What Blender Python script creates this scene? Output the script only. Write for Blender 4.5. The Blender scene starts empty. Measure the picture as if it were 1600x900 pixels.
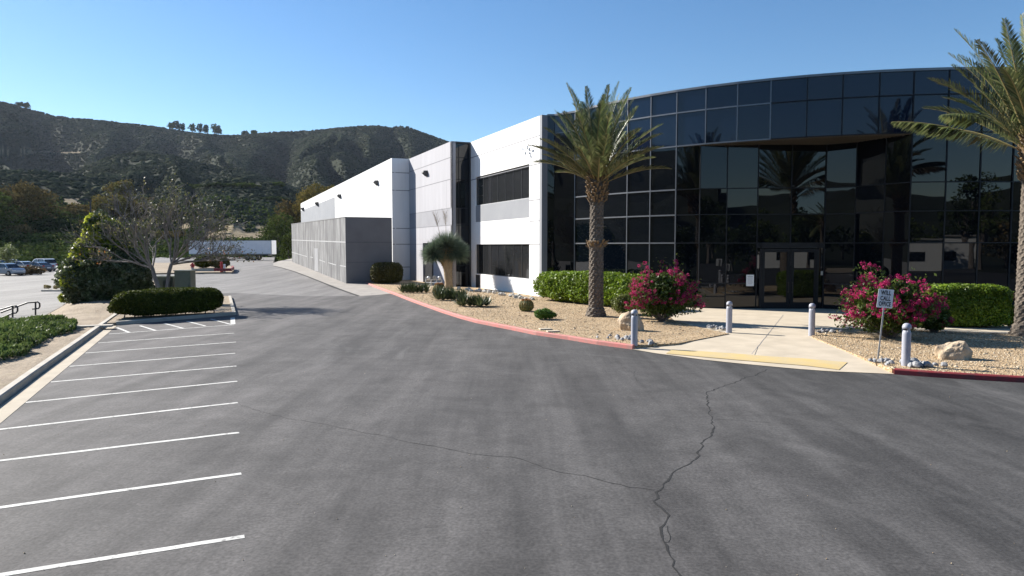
import bpy, math, random
import numpy as np
from mathutils import Vector
SC = bpy.context.scene
COL = SC.collection
R = math.radians
PI = math.pi

# ------------------------------------------------------------------ camera maths
F = 1100.0; CX = 800.0; CY = 450.0; CH = 3.5
PIT = math.atan(66.0 / 1100.0)
CP, SP = math.cos(PIT), math.sin(PIT)

def ray(px, py):
    dx = (px - CX) / F; dy = (CY - py) / F
    return (dx, CP + dy * SP, dy * CP - SP)

def gz(y):                      # grade of the main lot and service road
    if y < 60: return 0.0
    if y < 112: return 1.05 * (y - 60) / 52.0
    return 1.05

def G(px, py, z=0.0):           # point of the level z seen at a pixel
    d = ray(px, py); t = (z - CH) / d[2]
    return Vector((d[0] * t, d[1] * t, z))

def Gm(px, py, dz=0.0):         # point of the graded lot
    z = 0.0
    for _ in range(40):
        p = G(px, py, z + dz); z = 0.5 * z + 0.5 * gz(p.y)
    p.z = gz(p.y) + dz
    return p

def PY(px, py, Y):              # point at a depth
    d = ray(px, py); t = Y / d[1]
    return Vector((d[0] * t, Y, CH + d[2] * t))

def on_line(px, py, p0, p1):    # where a pixel's ray meets the vertical plane through p0,p1 -> (distance along, z)
    d = ray(px, py)
    ux, uy = p1[0] - p0[0], p1[1] - p0[1]; L = math.hypot(ux, uy); ux /= L; uy /= L
    den = d[0] * uy - d[1] * ux
    t = (p0[0] * uy - p0[1] * ux) / den
    X, Y = d[0] * t, d[1] * t
    return ((X - p0[0]) * ux + (Y - p0[1]) * uy, CH + d[2] * t)

# ------------------------------------------------------------------ materials
MATS = {}
def nodes_of(name):
    m = bpy.data.materials.new(name); m.use_nodes = True
    nt = m.node_tree; nt.nodes.clear()
    out = nt.nodes.new('ShaderNodeOutputMaterial')
    b = nt.nodes.new('ShaderNodeBsdfPrincipled')
    nt.links.new(b.outputs[0], out.inputs[0])
    return m, nt, b, out

def lk(nt, a, b): nt.links.new(a, b)

def ramp(nt, fac, stops):
    r = nt.nodes.new('ShaderNodeValToRGB')
    el = r.color_ramp.elements
    while len(el) < len(stops): el.new(0.5)
    for e, (p, c) in zip(el, stops):
        e.position = p; e.color = (c[0], c[1], c[2], 1)
    lk(nt, fac, r.inputs[0])
    return r.outputs[0]

def noise(nt, vec, scale, detail=4, rough=.55, dist=0):
    n = nt.nodes.new('ShaderNodeTexNoise'); n.inputs['Scale'].default_value = scale
    n.inputs['Detail'].default_value = detail; n.inputs['Roughness'].default_value = rough
    n.inputs['Distortion'].default_value = dist
    if vec is not None: lk(nt, vec, n.inputs['Vector'])
    return n.outputs['Fac']

def mapping(nt, vec, rz=0, sc=(1, 1, 1)):
    m = nt.nodes.new('ShaderNodeMapping'); m.inputs['Rotation'].default_value = (0, 0, rz)
    m.inputs['Scale'].default_value = sc; lk(nt, vec, m.inputs['Vector'])
    return m.outputs[0]

def bump(nt, b, h, strength, dist=.02):
    n = nt.nodes.new('ShaderNodeBump'); n.inputs['Strength'].default_value = strength
    n.inputs['Distance'].default_value = dist
    lk(nt, h, n.inputs['Height']); lk(nt, n.outputs[0], b.inputs['Normal'])

def mixc(nt, fac, a, b, mode='MIX'):
    m = nt.nodes.new('ShaderNodeMix'); m.data_type = 'RGBA'; m.blend_type = mode
    if isinstance(fac, (int, float)): m.inputs[0].default_value = fac
    else: lk(nt, fac, m.inputs[0])
    for s, v in ((6, a), (7, b)):
        if isinstance(v, tuple): m.inputs[s].default_value = (v[0], v[1], v[2], 1)
        else: lk(nt, v, m.inputs[s])
    return m.outputs[2]

def coords(nt, kind='Object'):
    if kind == 'World':
        return nt.nodes.new('ShaderNodeNewGeometry').outputs['Position']
    return nt.nodes.new('ShaderNodeTexCoord').outputs[kind]

def M(name, c1, c2=None, scale=4.0, rough=.6, bs=0.0, bscale=30.0, bd=.01, metal=0.0, spec=.5, sc=(1, 1, 1), kind='Object', coat=0):
    if name in MATS: return MATS[name]
    m, nt, b, out = nodes_of(name)
    b.inputs['Roughness'].default_value = rough; b.inputs['Metallic'].default_value = metal
    b.inputs['Specular IOR Level'].default_value = spec
    if coat: b.inputs['Coat Weight'].default_value = coat
    co = mapping(nt, coords(nt, kind), 0, sc)
    if c2 is None: c2 = tuple(v * .82 for v in c1)
    lk(nt, ramp(nt, noise(nt, co, scale), [(.3, c2), (.7, c1)]), b.inputs['Base Color'])
    if bs: bump(nt, b, noise(nt, co, bscale, 3), bs, bd)
    MATS[name] = m
    return m

def leafmat(name, cols, trans=.3, rough=.5, scale=.8, spec=.3):
    if name in MATS: return MATS[name]
    m, nt, b, out = nodes_of(name)
    g = nt.nodes.new('ShaderNodeNewGeometry')
    n = len(cols)
    c = ramp(nt, g.outputs['Random Per Island'], [(i / max(1, n - 1), cols[i]) for i in range(n)])
    nz = noise(nt, coords(nt), scale, 3)
    k = ramp(nt, nz, [(.3, (.62, .62, .62)), (.7, (1.25, 1.25, 1.2))])
    c = mixc(nt, 1.0, c, k, 'MULTIPLY')
    lk(nt, c, b.inputs['Base Color'])
    b.inputs['Roughness'].default_value = rough; b.inputs['Specular IOR Level'].default_value = spec
    tr = nt.nodes.new('ShaderNodeBsdfTranslucent'); lk(nt, c, tr.inputs['Color'])
    mx = nt.nodes.new('ShaderNodeMixShader'); mx.inputs[0].default_value = trans
    lk(nt, b.outputs[0], mx.inputs[1]); lk(nt, tr.outputs[0], mx.inputs[2]); lk(nt, mx.outputs[0], out.inputs[0])
    MATS[name] = m
    return m

# asphalt ----------------------------------------------------------
def asphalt(name, lo, hi, streak=.5, worn=False):
    m, nt, b, out = nodes_of(name)
    P = coords(nt, 'World')
    big = noise(nt, P, .07, 4, .6)
    st = noise(nt, mapping(nt, P, R(-62), (.9, .10, 1)), 1.0, 5, .62, .35)
    st2 = noise(nt, mapping(nt, P, R(23), (.8, .06, 1)), 1.0, 4, .6, .2)
    fine = noise(nt, P, 22, 2, .5)
    agg = noise(nt, P, 9, 3, .55); agg2 = noise(nt, P, 2.6, 3, .6)
    c = ramp(nt, big, [(.3, lo), (.72, hi)])
    c = mixc(nt, streak, c, ramp(nt, st, [(.34, tuple(v * .62 for v in lo)), (.66, tuple(v * 1.4 for v in hi))]))
    c = mixc(nt, .32, c, ramp(nt, st2, [(.32, tuple(v * .6 for v in lo)), (.68, tuple(v * 1.5 for v in hi))]))
    c = mixc(nt, 1.0, c, ramp(nt, agg, [(.28, (.87, .87, .87)), (.72, (1.12, 1.115, 1.11))]), 'MULTIPLY')
    c = mixc(nt, 1.0, c, ramp(nt, agg2, [(.3, (.93, .93, .93)), (.7, (1.06, 1.06, 1.06))]), 'MULTIPLY')
    c = mixc(nt, 1.0, c, ramp(nt, fine, [(.32, (.76, .76, .76)), (.68, (1.24, 1.24, 1.24))]), 'MULTIPLY')
    if worn:      # the seal coat is fresher towards the entrance, more worn on the parking side
        s = nt.nodes.new('ShaderNodeSeparateXYZ'); lk(nt, P, s.inputs[0])
        ma = nt.nodes.new('ShaderNodeMath'); ma.operation = 'MULTIPLY_ADD'; lk(nt, noise(nt, P, .06, 4, .6), ma.inputs[0]); ma.inputs[1].default_value = 22; lk(nt, s.outputs[0], ma.inputs[2])
        mr = nt.nodes.new('ShaderNodeMapRange'); lk(nt, ma.outputs[0], mr.inputs[0]); mr.inputs[1].default_value = -4; mr.inputs[2].default_value = 24
        c = mixc(nt, 1.0, c, ramp(nt, mr.outputs[0], [(0, (1.14, 1.11, 1.1)), (1, (.64, .66, .665))]), 'MULTIPLY')
        tr = noise(nt, mapping(nt, P, R(-24), (2.4, .035, 1)), 1.0, 3, .6, .15)
        c = mixc(nt, ramp(nt, tr, [(.56, (0, 0, 0)), (.7, (.12, .12, .12))]), c, tuple(v * 1.5 for v in hi))
        w_ = nt.nodes.new('ShaderNodeTexWave'); w_.wave_type = 'RINGS'; w_.rings_direction = 'Z'; w_.inputs['Scale'].default_value = .16; w_.inputs['Distortion'].default_value = 3; w_.inputs['Detail'].default_value = 3; w_.inputs['Detail Scale'].default_value = .4
        mp = nt.nodes.new('ShaderNodeMapping'); mp.inputs['Location'].default_value = (9, -3, 0); lk(nt, P, mp.inputs['Vector']); lk(nt, mp.outputs[0], w_.inputs['Vector'])
        f1 = ramp(nt, w_.outputs['Fac'], [(.93, (0, 0, 0)), (.99, (1, 1, 1))]); f2 = ramp(nt, noise(nt, P, .25, 4, .6), [(.48, (0, 0, 0)), (.66, (.2, .2, .2))])
        c = mixc(nt, mixc(nt, 1.0, f1, f2, 'MULTIPLY'), c, tuple(v * 1.55 for v in hi))
        da = noise(nt, P, .8, 5, .7, .5)
        c = mixc(nt, 1.0, c, ramp(nt, da, [(.3, (.72, .72, .72)), (.6, (1.08, 1.08, 1.08))]), 'MULTIPLY')
    # faint chalky scuffs
    sc = noise(nt, mapping(nt, P, R(-18), (.45, .12, 1)), 1.0, 6, .7, .8)
    c = mixc(nt, ramp(nt, sc, [(.58, (0, 0, 0)), (.76, (.42, .42, .42))]), c, tuple(v * 2.0 for v in hi))
    lk(nt, c, b.inputs['Base Color'])
    b.inputs['Roughness'].default_value = .82; b.inputs['Specular IOR Level'].default_value = .3
    bump(nt, b, fine, .35, .01)
    return m
MA = asphalt('asphalt_mat', (.054, .052, .0512), (.104, .0985, .0955), .6, True)
MA_OLD = asphalt('old_asphalt_mat', (.13, .123, .118), (.19, .18, .172), .35)
MA_LOW = asphalt('lower_asphalt_mat', (.165, .155, .145), (.24, .228, .212), .3)

def mk_gravel():
    m, nt, b, out = nodes_of('gravel_mat'); P = coords(nt, 'World')
    v = nt.nodes.new('ShaderNodeTexVoronoi'); v.inputs['Scale'].default_value = 30; lk(nt, P, v.inputs['Vector'])
    s = nt.nodes.new('ShaderNodeSeparateColor'); lk(nt, v.outputs['Color'], s.inputs[0])
    c = ramp(nt, s.outputs[0], [(0, (.19, .12, .06)), (.35, (.4, .28, .155)), (.7, (.52, .38, .225)), (1, (.68, .56, .39))])
    c = mixc(nt, 1.0, c, ramp(nt, noise(nt, P, .5, 5, .65), [(.25, (.74, .72, .7)), (.7, (1.12, 1.1, 1.08))]), 'MULTIPLY')
    lk(nt, c, b.inputs['Base Color']); b.inputs['Roughness'].default_value = .9
    bump(nt, b, v.outputs['Distance'], .8, .04)
    return m
M_GRAVEL = mk_gravel()
M_PEB = leafmat('pebble_mat', [(.2, .13, .07), (.42, .31, .19), (.5, .4, .27), (.66, .58, .46)], 0, .85)

def mk_dirt(name, a, bcol, g):
    m, nt, b, out = nodes_of(name); P = coords(nt, 'World')
    c = ramp(nt, noise(nt, P, .55, 6, .7, .4), [(.3, a), (.62, bcol)])
    c = mixc(nt, ramp(nt, noise(nt, P, .9, 5, .7), [(.55, (0, 0, 0)), (.75, (.6, .6, .6))]), c, g)
    c = mixc(nt, 1.0, c, ramp(nt, noise(nt, P, 11, 4, .7), [(.25, (.72, .72, .72)), (.75, (1.2, 1.2, 1.2))]), 'MULTIPLY')
    lk(nt, c, b.inputs['Base Color']); b.inputs['Roughness'].default_value = .95
    bump(nt, b, noise(nt, P, 5, 6, .7), .6, .1)
    return m
M_DIRT = mk_dirt('dirt_mat', (.2, .15, .1), (.34, .27, .19), (.17, .16, .07))
M_CONC = M('concrete_mat', (.54, .46, .35), (.43, .365, .275), 1.2, .85, .2, 40, .004, kind='World')
M_CONC2 = M('curb_concrete_mat', (.46, .42, .35), (.33, .3, .255), 1.6, .85, .3, 25, .006, kind='World')
M_GUT = M('gutter_mat', (.44, .38, .29), (.33, .28, .21), 1.4, .85, .2, 30, .004, kind='World')
M_APRON = M('apron_mat', (.34, .31, .275), (.23, .21, .19), 1.1, .85, .2, 30, .004, kind='World')
M_REDK = M('faded_red_kerb_mat', (.54, .17, .15), (.36, .19, .16), 4.5, .8, .3, 20, .004, kind='World')
M_REDK2 = M('deep_red_kerb_mat', (.3, .025, .03), (.17, .04, .04), 5.0, .65, .2, 20, .004, kind='World')
def mk_line():
    m, nt, b, out = nodes_of('line_paint_mat'); P = coords(nt, 'World')
    c = ramp(nt, noise(nt, P, 1.1, 5, .7), [(.3, (.47, .46, .43)), (.65, (.64, .63, .59))])
    c = mixc(nt, ramp(nt, noise(nt, P, 9, 4, .65), [(.56, (0, 0, 0)), (.66, (.75, .75, .75))]), c, (.14, .135, .13))
    lk(nt, c, b.inputs['Base Color']); b.inputs['Roughness'].default_value = .85; return m
M_LINE = mk_line()
M_CRACK = M('crack_mat', (.018, .018, .018), (.01, .01, .01), 6, .95)
M_PATCH = M('crack_edge_mat', (.05, .05, .05), (.03, .03, .03), 12, .95)
M_WHITE = M('white_wall_mat', (.84, .84, .835), (.74, .74, .735), 1.3, .75, .08, 60, .002, kind='World', sc=(1, 1, .1))
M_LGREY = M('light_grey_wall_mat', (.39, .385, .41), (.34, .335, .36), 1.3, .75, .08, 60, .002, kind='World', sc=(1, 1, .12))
M_MGREY = M('mid_grey_wall_mat', (.25, .26, .28), (.22, .23, .25), .6, .75, .08, 60, .002, kind='World')
M_JOINT = M('joint_mat', (.2, .2, .215), None, 5, .9)
M_WINF = M('window_frame_mat', (.06, .06, .065), None, 5, .4, metal=.6)
M_MULL = M('mullion_mat', (.2, .205, .215), (.17, .175, .185), 5, .38, metal=.75)
M_MULD = M('dark_mullion_mat', (.014, .016, .021), (.01, .012, .015), 5, .5, spec=.25)
M_STEEL = M('galvanised_mat', (.4, .41, .42), (.3, .31, .32), 8, .45, metal=.8)
M_BLACK = M('black_metal_mat', (.02, .02, .022), None, 8, .45)
M_ROOF = M('roof_mat', (.45, .44, .42), (.35, .34, .33), .4, .9, kind='World')
M_SOFF = M('soffit_mat', (.1, .088, .07), (.08, .07, .056), 2, .6)
M_BOLL = M('bollard_paint_mat', (.36, .37, .42), (.3, .31, .36), 6, .5, .1, 50, .002)
M_SIGNW = M('sign_white_mat', (.72, .76, .8), (.64, .68, .72), 6, .5)
M_INK = M('sign_ink_mat', (.02, .02, .025), None, 6, .6)
M_CABG = M('cabinet_green_mat', (.115, .135, .095), (.09, .105, .075), 3, .55)
M_CABL = M('cabinet_top_mat', (.26, .27, .2), (.2, .21, .16), 3, .55)
M_BARK = M('bark_mat', (.2, .17, .15), (.09, .075, .065), 7, .9, .6, 18, .02, sc=(1, 1, .3))
M_BARKG = M('pale_bark_mat', (.25, .225, .21), (.13, .115, .105), 9, .9, .5, 20, .01, sc=(1, 1, .3))
M_TYRE = M('tyre_mat', (.02, .02, .02), None, 20, .85)
M_RIM = M('rim_mat', (.4, .41, .42), None, 20, .35, metal=.8)
M_CGLASS = M('car_glass_mat', (.015, .018, .022), None, 2, .06, spec=.6)
M_TAIL = M('tail_lamp_mat', (.35, .02, .02), None, 2, .2)
M_HEAD = M('head_lamp_mat', (.6, .6, .62), None, 2, .15)
M_TRAIL = M('trailer_skin_mat', (.8, .81, .84), (.7, .72, .76), 1.2, .45)
M_REDP = M('hydrant_red_mat', (.42, .03, .035), None, 8, .5)
M_ROCK = M('sandstone_mat', (.55, .45, .32), (.28, .2, .13), 2.2, .9, .8, 8, .05)
M_COB = M('river_stone_mat', (.36, .36, .36), (.2, .2, .205), 3, .8, .3, 20, .01)
M_COBW = M('white_stone_mat', (.6, .57, .52), (.42, .4, .36), 3, .85, .3, 20, .01)

def mk_yellow():
    m, nt, b, out = nodes_of('tactile_mat'); P = coords(nt, 'World')
    v = nt.nodes.new('ShaderNodeTexVoronoi'); v.inputs['Scale'].default_value = 16; v.inputs['Randomness'].default_value = 0
    lk(nt, P, v.inputs['Vector'])
    c = ramp(nt, noise(nt, P, 1.3, 5, .7), [(.35, (.56, .47, .3)), (.66, (.68, .5, .2))])
    c = mixc(nt, ramp(nt, v.outputs['Distance'], [(.2, (0, 0, 0)), (.45, (.5, .5, .5))]), c, (.42, .3, .12))
    lk(nt, c, b.inputs['Base Color']); b.inputs['Roughness'].default_value = .7
    bump(nt, b, v.outputs['Distance'], -.6, .01)
    return m
M_YEL = mk_yellow()

def mk_grim():
    m, nt, b, out = nodes_of('weathered_concrete_mat'); P = coords(nt, 'World')
    n1 = noise(nt, mapping(nt, P, 0, (2.2, 2.2, .22)), 1.0, 6, .68, .3)
    n2 = noise(nt, P, .5, 5, .6)
    c = ramp(nt, n1, [(.36, (.075, .075, .08)), (.5, (.14, .14, .142)), (.64, (.3, .298, .295))])
    c = mixc(nt, 1.0, c, ramp(nt, n2, [(.3, (.8, .8, .8)), (.7, (1.12, 1.12, 1.12))]), 'MULTIPLY')
    lk(nt, c, b.inputs['Base Color']); b.inputs['Roughness'].default_value = .9
    bump(nt, b, noise(nt, P, 9, 5, .7), .25, .01)
    return m
M_GRIM = mk_grim()
M_GRIMD = M('plain_dark_grey_wall_mat', (.165, .165, .172), (.135, .135, .142), .8, .85, .1, 30, .004, kind='World')

def mk_glass(name, base, ior, rough=.015, wob=.0):
    m, nt, b, out = nodes_of(name)
    b.inputs['Base Color'].default_value = (*base, 1); b.inputs['Roughness'].default_value = rough
    b.inputs['IOR'].default_value = ior
    n = noise(nt, coords(nt, 'World'), .45, 2, .4)
    bump(nt, b, n, wob, .02)
    return m
M_GLASS = mk_glass('tinted_glass_mat', (.0015, .0028, .0055), 1.5, .01, .09)
M_GLASSB = mk_glass('blue_spandrel_glass_mat', (.003, .009, .028), 1.5, .03, .05)
M_GLASSW = mk_glass('office_window_glass_mat', (.02, .021, .023), 1.5, .05, .1)

L_HEDGE = leafmat('bright_hedge_leaf', [(.09, .15, .015), (.16, .25, .022), (.27, .36, .04)], .35, .45)
L_DARK = leafmat('dark_hedge_leaf', [(.035, .05, .01), (.065, .085, .014), (.12, .13, .022)], .25, .7, spec=.1)
L_OLIVE = leafmat('olive_bush_leaf', [(.05, .055, .015), (.09, .09, .025), (.14, .125, .035)], .25, .55)
L_PITT = leafmat('mottled_bush_leaf', [(.03, .05, .016), (.06, .09, .028), (.09, .12, .045), (.2, .22, .14)], .25, .55, spec=.35)
L_NEW = leafmat('yellow_green_leaf', [(.18, .22, .02), (.3, .34, .03), (.42, .43, .07)], .55, .45)
L_JUN = leafmat('juniper_leaf', [(.07, .11, .03), (.12, .17, .045), (.18, .22, .075)], .25, .6)
L_BOUG = leafmat('flowering_shrub_leaf', [(.04, .07, .012), (.07, .11, .018), (.12, .16, .03)], .3, .5)
L_FLOW = leafmat('magenta_flower', [(.3, .01, .085), (.47, .02, .14), (.6, .05, .21)], .35, .6)
L_PALM = leafmat('palm_leaflet', [(.05, .072, .03), (.085, .115, .045), (.14, .165, .06), (.2, .2, .1)], .3, .4, spec=.5)
L_PALMD = leafmat('dry_palm_leaflet', [(.2, .15, .08), (.4, .32, .18), (.5, .42, .27)], .3, .6)
L_YUC = leafmat('yucca_blade', [(.1, .14, .09), (.15, .2, .14), (.22, .27, .19)], .15, .45)
L_SKIRT = leafmat('dry_yucca_skirt', [(.26, .17, .07), (.4, .27, .12), (.5, .36, .18)], .15, .8)
L_AGA = leafmat('agave_blade', [(.05, .075, .03), (.08, .11, .05), (.16, .2, .1)], .1, .45)
L_CACT = M('cactus_mat', (.12, .13, .035), (.05, .075, .02), 14, .7, .4, 30, .02)
L_SPINE = leafmat('cactus_spine', [(.5, .25, .06), (.6, .4, .12), (.55, .5, .25)], .1, .6)
L_FAR = [leafmat('far_tree_leaf_%s' % n, c, .15, .9, .25, 0.0) for n, c in (
    ('green', [(.045, .065, .018), (.08, .105, .028), (.125, .15, .045)]),
    ('brown', [(.09, .075, .035), (.14, .11, .045), (.21, .15, .065)]),
    ('ochre', [(.12, .11, .03), (.2, .16, .045), (.29, .21, .065)]),
    ('deep', [(.024, .038, .015), (.042, .06, .022), (.068, .088, .032)]))]
FARSPEC = 1
L_IVY = leafmat('ivy_leaf', [(.04, .06, .018), (.07, .1, .028), (.115, .145, .045)], .12, .9, .12, 0.0)
L_AUT = leafmat('autumn_leaf', [(.3, .1, .03), (.4, .17, .05), (.16, .17, .05), (.2, .24, .08)], .3, .6)
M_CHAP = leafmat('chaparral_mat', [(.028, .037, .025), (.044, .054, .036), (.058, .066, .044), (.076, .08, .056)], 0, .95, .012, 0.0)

# ------------------------------------------------------------------ object helpers
ORI = {}
def tag(o, label=None, cat=None, group=None, kind=None):
    if label: o['label'] = label
    if cat: o['category'] = cat
    if group: o['group'] = group
    if kind: o['kind'] = kind
    return o

def thing(name, label, cat, loc=(0, 0, 0), group=None, rz=0):
    o = bpy.data.objects.new(name, None); COL.objects.link(o)
    o.location = loc; o.rotation_euler = (0, 0, rz); o.empty_display_size = .2
    ORI[o.name] = Vector((0, 0, 0)); return tag(o, label, cat, group)

def wthing(name, label, cat, loc, group=None):     # parts given in world coordinates
    o = thing(name, label, cat, loc, group); ORI[o.name] = Vector(loc); return o

def link(name, me, parent=None, smooth=False):
    o = bpy.data.objects.new(name, me); COL.objects.link(o)
    if smooth: me.polygons.foreach_set('use_smooth', [True] * len(me.polygons))
    if parent is not None:
        o.parent = parent; ORI[o.name] = ORI.get(parent.name, Vector((0, 0, 0)))
    else: ORI[o.name] = Vector((0, 0, 0))
    return o

class MB:
    def __init__(s): s.v = []; s.f = []
    def poly(s, pts):
        n = len(s.v); s.v += [tuple(p) for p in pts]; s.f.append(tuple(range(n, n + len(pts)))); return s
    def box(s, c, size, rz=0, rx=0, taper=1.0):
        cx, cy, cz = c; a, b, h = size[0] / 2, size[1] / 2, size[2] / 2
        n = len(s.v); co, si = math.cos(rz), math.sin(rz)
        for z, k in ((-h, 1.0), (h, taper)):
            for x, y in ((-a, -b), (a, -b), (a, b), (-a, b)):
                x *= k; y *= k
                yy = y * math.cos(rx) - z * math.sin(rx); zz = y * math.sin(rx) + z * math.cos(rx)
                s.v.append((cx + x * co - yy * si, cy + x * si + yy * co, cz + zz))
        for q in ((3, 2, 1, 0), (4, 5, 6, 7), (0, 1, 5, 4), (1, 2, 6, 5), (2, 3, 7, 6), (3, 0, 4, 7)):
            s.f.append(tuple(n + i for i in q))
        return s
    def bar(s, p, q, w, h, up=(0, 0, 1)):      # rectangular bar from p to q
        p, q = Vector(p), Vector(q); d = (q - p).normalized(); u = Vector(up)
        x = d.cross(u)
        if x.length < 1e-4: x = Vector((1, 0, 0))
        x.normalize(); z = x.cross(d).normalized(); n = len(s.v)
        for e in (p, q):
            for i, j in ((-1, -1), (1, -1), (1, 1), (-1, 1)): s.v.append(tuple(e + x * (w / 2 * i) + z * (h / 2 * j)))
        for f in ((0, 1, 2, 3), (7, 6, 5, 4), (0, 4, 5, 1), (1, 5, 6, 2), (2, 6, 7, 3), (3, 7, 4, 0)): s.f.append(tuple(n + i for i in f))
        return s
    def tube(s, pts, rad, n=8, cap=True):
        pts = [Vector(p) for p in pts]
        if not isinstance(rad, (list, tuple)): rad = [rad] * len(pts)
        base = len(s.v); prev = None
        for i, p in enumerate(pts):
            a = pts[max(0, i - 1)]; b = pts[min(len(pts) - 1, i + 1)]; d = (b - a)
            if d.length < 1e-6: d = Vector((0, 0, 1))
            d.normalize()
            if prev is None:
                x = d.cross(Vector((0, 0, 1)))
                if x.length < .05: x = d.cross(Vector((0, 1, 0)))
            else: x = prev - d * prev.dot(d)
            x.normalize(); prev = x; y = d.cross(x)
            for k in range(n):
                t = 2 * PI * k / n
                s.v.append(tuple(p + (x * math.cos(t) + y * math.sin(t)) * rad[i]))
        for i in range(len(pts) - 1):
            for k in range(n):
                a = base + i * n + k; b = base + i * n + (k + 1) % n
                s.f.append((a, b, b + n, a + n))
        if cap:
            s.f.append(tuple(base + k for k in range(n))[::-1])
            s.f.append(tuple(base + (len(pts) - 1) * n + k for k in range(n)))
        return s
    def lathe(s, c, prof, n=20):
        base = len(s.v)
        for r, z in prof:
            for k in range(n):
                t = 2 * PI * k / n; s.v.append((c[0] + r * math.cos(t), c[1] + r * math.sin(t), c[2] + z))
        for i in range(len(prof) - 1):
            for k in range(n):
                a = base + i * n + k; b = base + i * n + (k + 1) % n
                s.f.append((a, b, b + n, a + n))
        s.f.append(tuple(base + (len(prof) - 1) * n + k for k in range(n)))
        s.f.append(tuple(base + k for k in range(n))[::-1])
        return s
    def prism(s, poly, z0, z1):                # poly xy list; z may be functions
        n = len(s.v); k = len(poly)
        f0 = z0 if callable(z0) else (lambda x, y: z0); f1 = z1 if callable(z1) else (lambda x, y: z1)
        for x, y in [(p[0], p[1]) for p in poly]: s.v.append((x, y, f0(x, y)))
        for x, y in [(p[0], p[1]) for p in poly]: s.v.append((x, y, f1(x, y)))
        s.f.append(tuple(range(n, n + k))[::-1]); s.f.append(tuple(range(n + k, n + 2 * k)))
        for i in range(k): j = (i + 1) % k; s.f.append((n + i, n + j, n + k + j, n + k + i))
        return s
    def build(s, name, mat, parent=None, smooth=False, bevel=0, tri=False):
        me = bpy.data.meshes.new(name)
        o3 = ORI.get(parent.name, Vector((0, 0, 0))) if parent is not None else Vector((0, 0, 0))
        me.from_pydata([(v[0] - o3.x, v[1] - o3.y, v[2] - o3.z) for v in s.v], [], s.f); me.update()
        import bmesh
        bm = bmesh.new(); bm.from_mesh(me)
        bmesh.ops.recalc_face_normals(bm, faces=bm.faces)
        bm.to_mesh(me); bm.free()
        me.materials.append(mat)
        o = link(name, me, parent, smooth)
        if bevel:
            b = o.modifiers.new('bevel', 'BEVEL'); b.width = bevel; b.segments = 2; b.limit_method = 'ANGLE'
        return o

def npmesh(name, V, Fq, mat, parent=None, smooth=False):     # V (n,3), Fq (m,k)
    V = np.asarray(V, dtype=np.float32)
    if parent is not None:
        o3 = ORI.get(parent.name, Vector((0, 0, 0))); V = V - np.array([o3.x, o3.y, o3.z], dtype=np.float32)
    me = bpy.data.meshes.new(name); m, k = Fq.shape
    me.vertices.add(len(V)); me.vertices.foreach_set('co', V.ravel())
    me.loops.add(m * k); me.loops.foreach_set('vertex_index', Fq.astype(np.int32).ravel())
    me.polygons.add(m); me.polygons.foreach_set('loop_start', np.arange(0, m * k, k, dtype=np.int32))
    me.polygons.foreach_set('loop_total', np.full(m, k, dtype=np.int32))
    me.update(calc_edges=True); me.materials.append(mat)
    return link(name, me, parent, smooth)

rng = np.random.default_rng(7)
random.seed(7)

def unit(a): return a / np.maximum(1e-9, np.linalg.norm(a, axis=-1, keepdims=True))

def leaves(P, size, elong=1.7, dirs=None, nrm=None, r=rng, cup=.0):
    """four-cornered leaf at every point"""
    n = len(P); size = np.broadcast_to(np.asarray(size, float), (n,)) * r.uniform(.6, 1.3, n)
    d = unit(r.normal(size=(n, 3))) if dirs is None else unit(dirs + r.normal(size=(n, 3)) * .35)
    q = unit(r.normal(size=(n, 3)) if nrm is None else nrm + r.normal(size=(n, 3)) * .6)
    s = unit(np.cross(d, q))
    a = d * (size * elong / 2)[:, None]; b = s * (size / 2)[:, None]
    V = np.stack([P - a, P + b - a * .15, P + a, P - b - a * .15], 1).reshape(-1, 3)
    Fq = np.arange(4 * n).reshape(n, 4)
    return V, Fq

def cat(parts):
    Vs, Fs, o = [], [], 0
    for V, Fq in parts: Vs.append(V); Fs.append(Fq + o); o += len(V)
    return np.concatenate(Vs), np.concatenate(Fs)

def shell(n, c, rad, r=rng, inner=.55, low=-1.0):
    """points through an ellipsoid, thickest near its skin"""
    d = unit(r.normal(size=(n, 3))); d[:, 2] = np.maximum(d[:, 2], low)
    k = r.uniform(inner, 1.0, n) ** .6
    return np.asarray(c) + d * k[:, None] * np.asarray(rad), d

ICO_V = []; t_ = (1 + 5 ** .5) / 2
for a in ((-1, t_, 0), (1, t_, 0), (-1, -t_, 0), (1, -t_, 0), (0, -1, t_), (0, 1, t_), (0, -1, -t_), (0, 1, -t_), (t_, 0, -1), (t_, 0, 1), (-t_, 0, -1), (-t_, 0, 1)): ICO_V.append(a)
ICO_V = unit(np.array(ICO_V, float))
ICO_F = np.array([(0, 11, 5), (0, 5, 1), (0, 1, 7), (0, 7, 10), (0, 10, 11), (1, 5, 9), (5, 11, 4), (11, 10, 2), (10, 7, 6), (7, 1, 8), (3, 9, 4), (3, 4, 2), (3, 2, 6), (3, 6, 8), (3, 8, 9), (4, 9, 5), (2, 4, 11), (6, 2, 10), (8, 6, 7), (9, 8, 1)])

def blobs(P, rad, jit=.28, r=rng):
    n = len(P); rad = np.asarray(rad, float)
    if rad.ndim == 1: rad = np.repeat(rad[:, None], 3, 1)
    V = ICO_V[None] * (1 + r.uniform(-jit, jit, (n, 12, 1)))
    an = r.uniform(0, 2 * PI, n); c, s = np.cos(an)[:, None], np.sin(an)[:, None]
    x = V[..., 0] * c - V[..., 1] * s; y = V[..., 0] * s + V[..., 1] * c
    V = np.stack([x, y, V[..., 2]], -1) * rad[:, None, :] + P[:, None, :]
    Fq = (ICO_F[None] + (np.arange(n) * 12)[:, None, None]).reshape(-1, 3)
    return V.reshape(-1, 3), Fq

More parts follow.
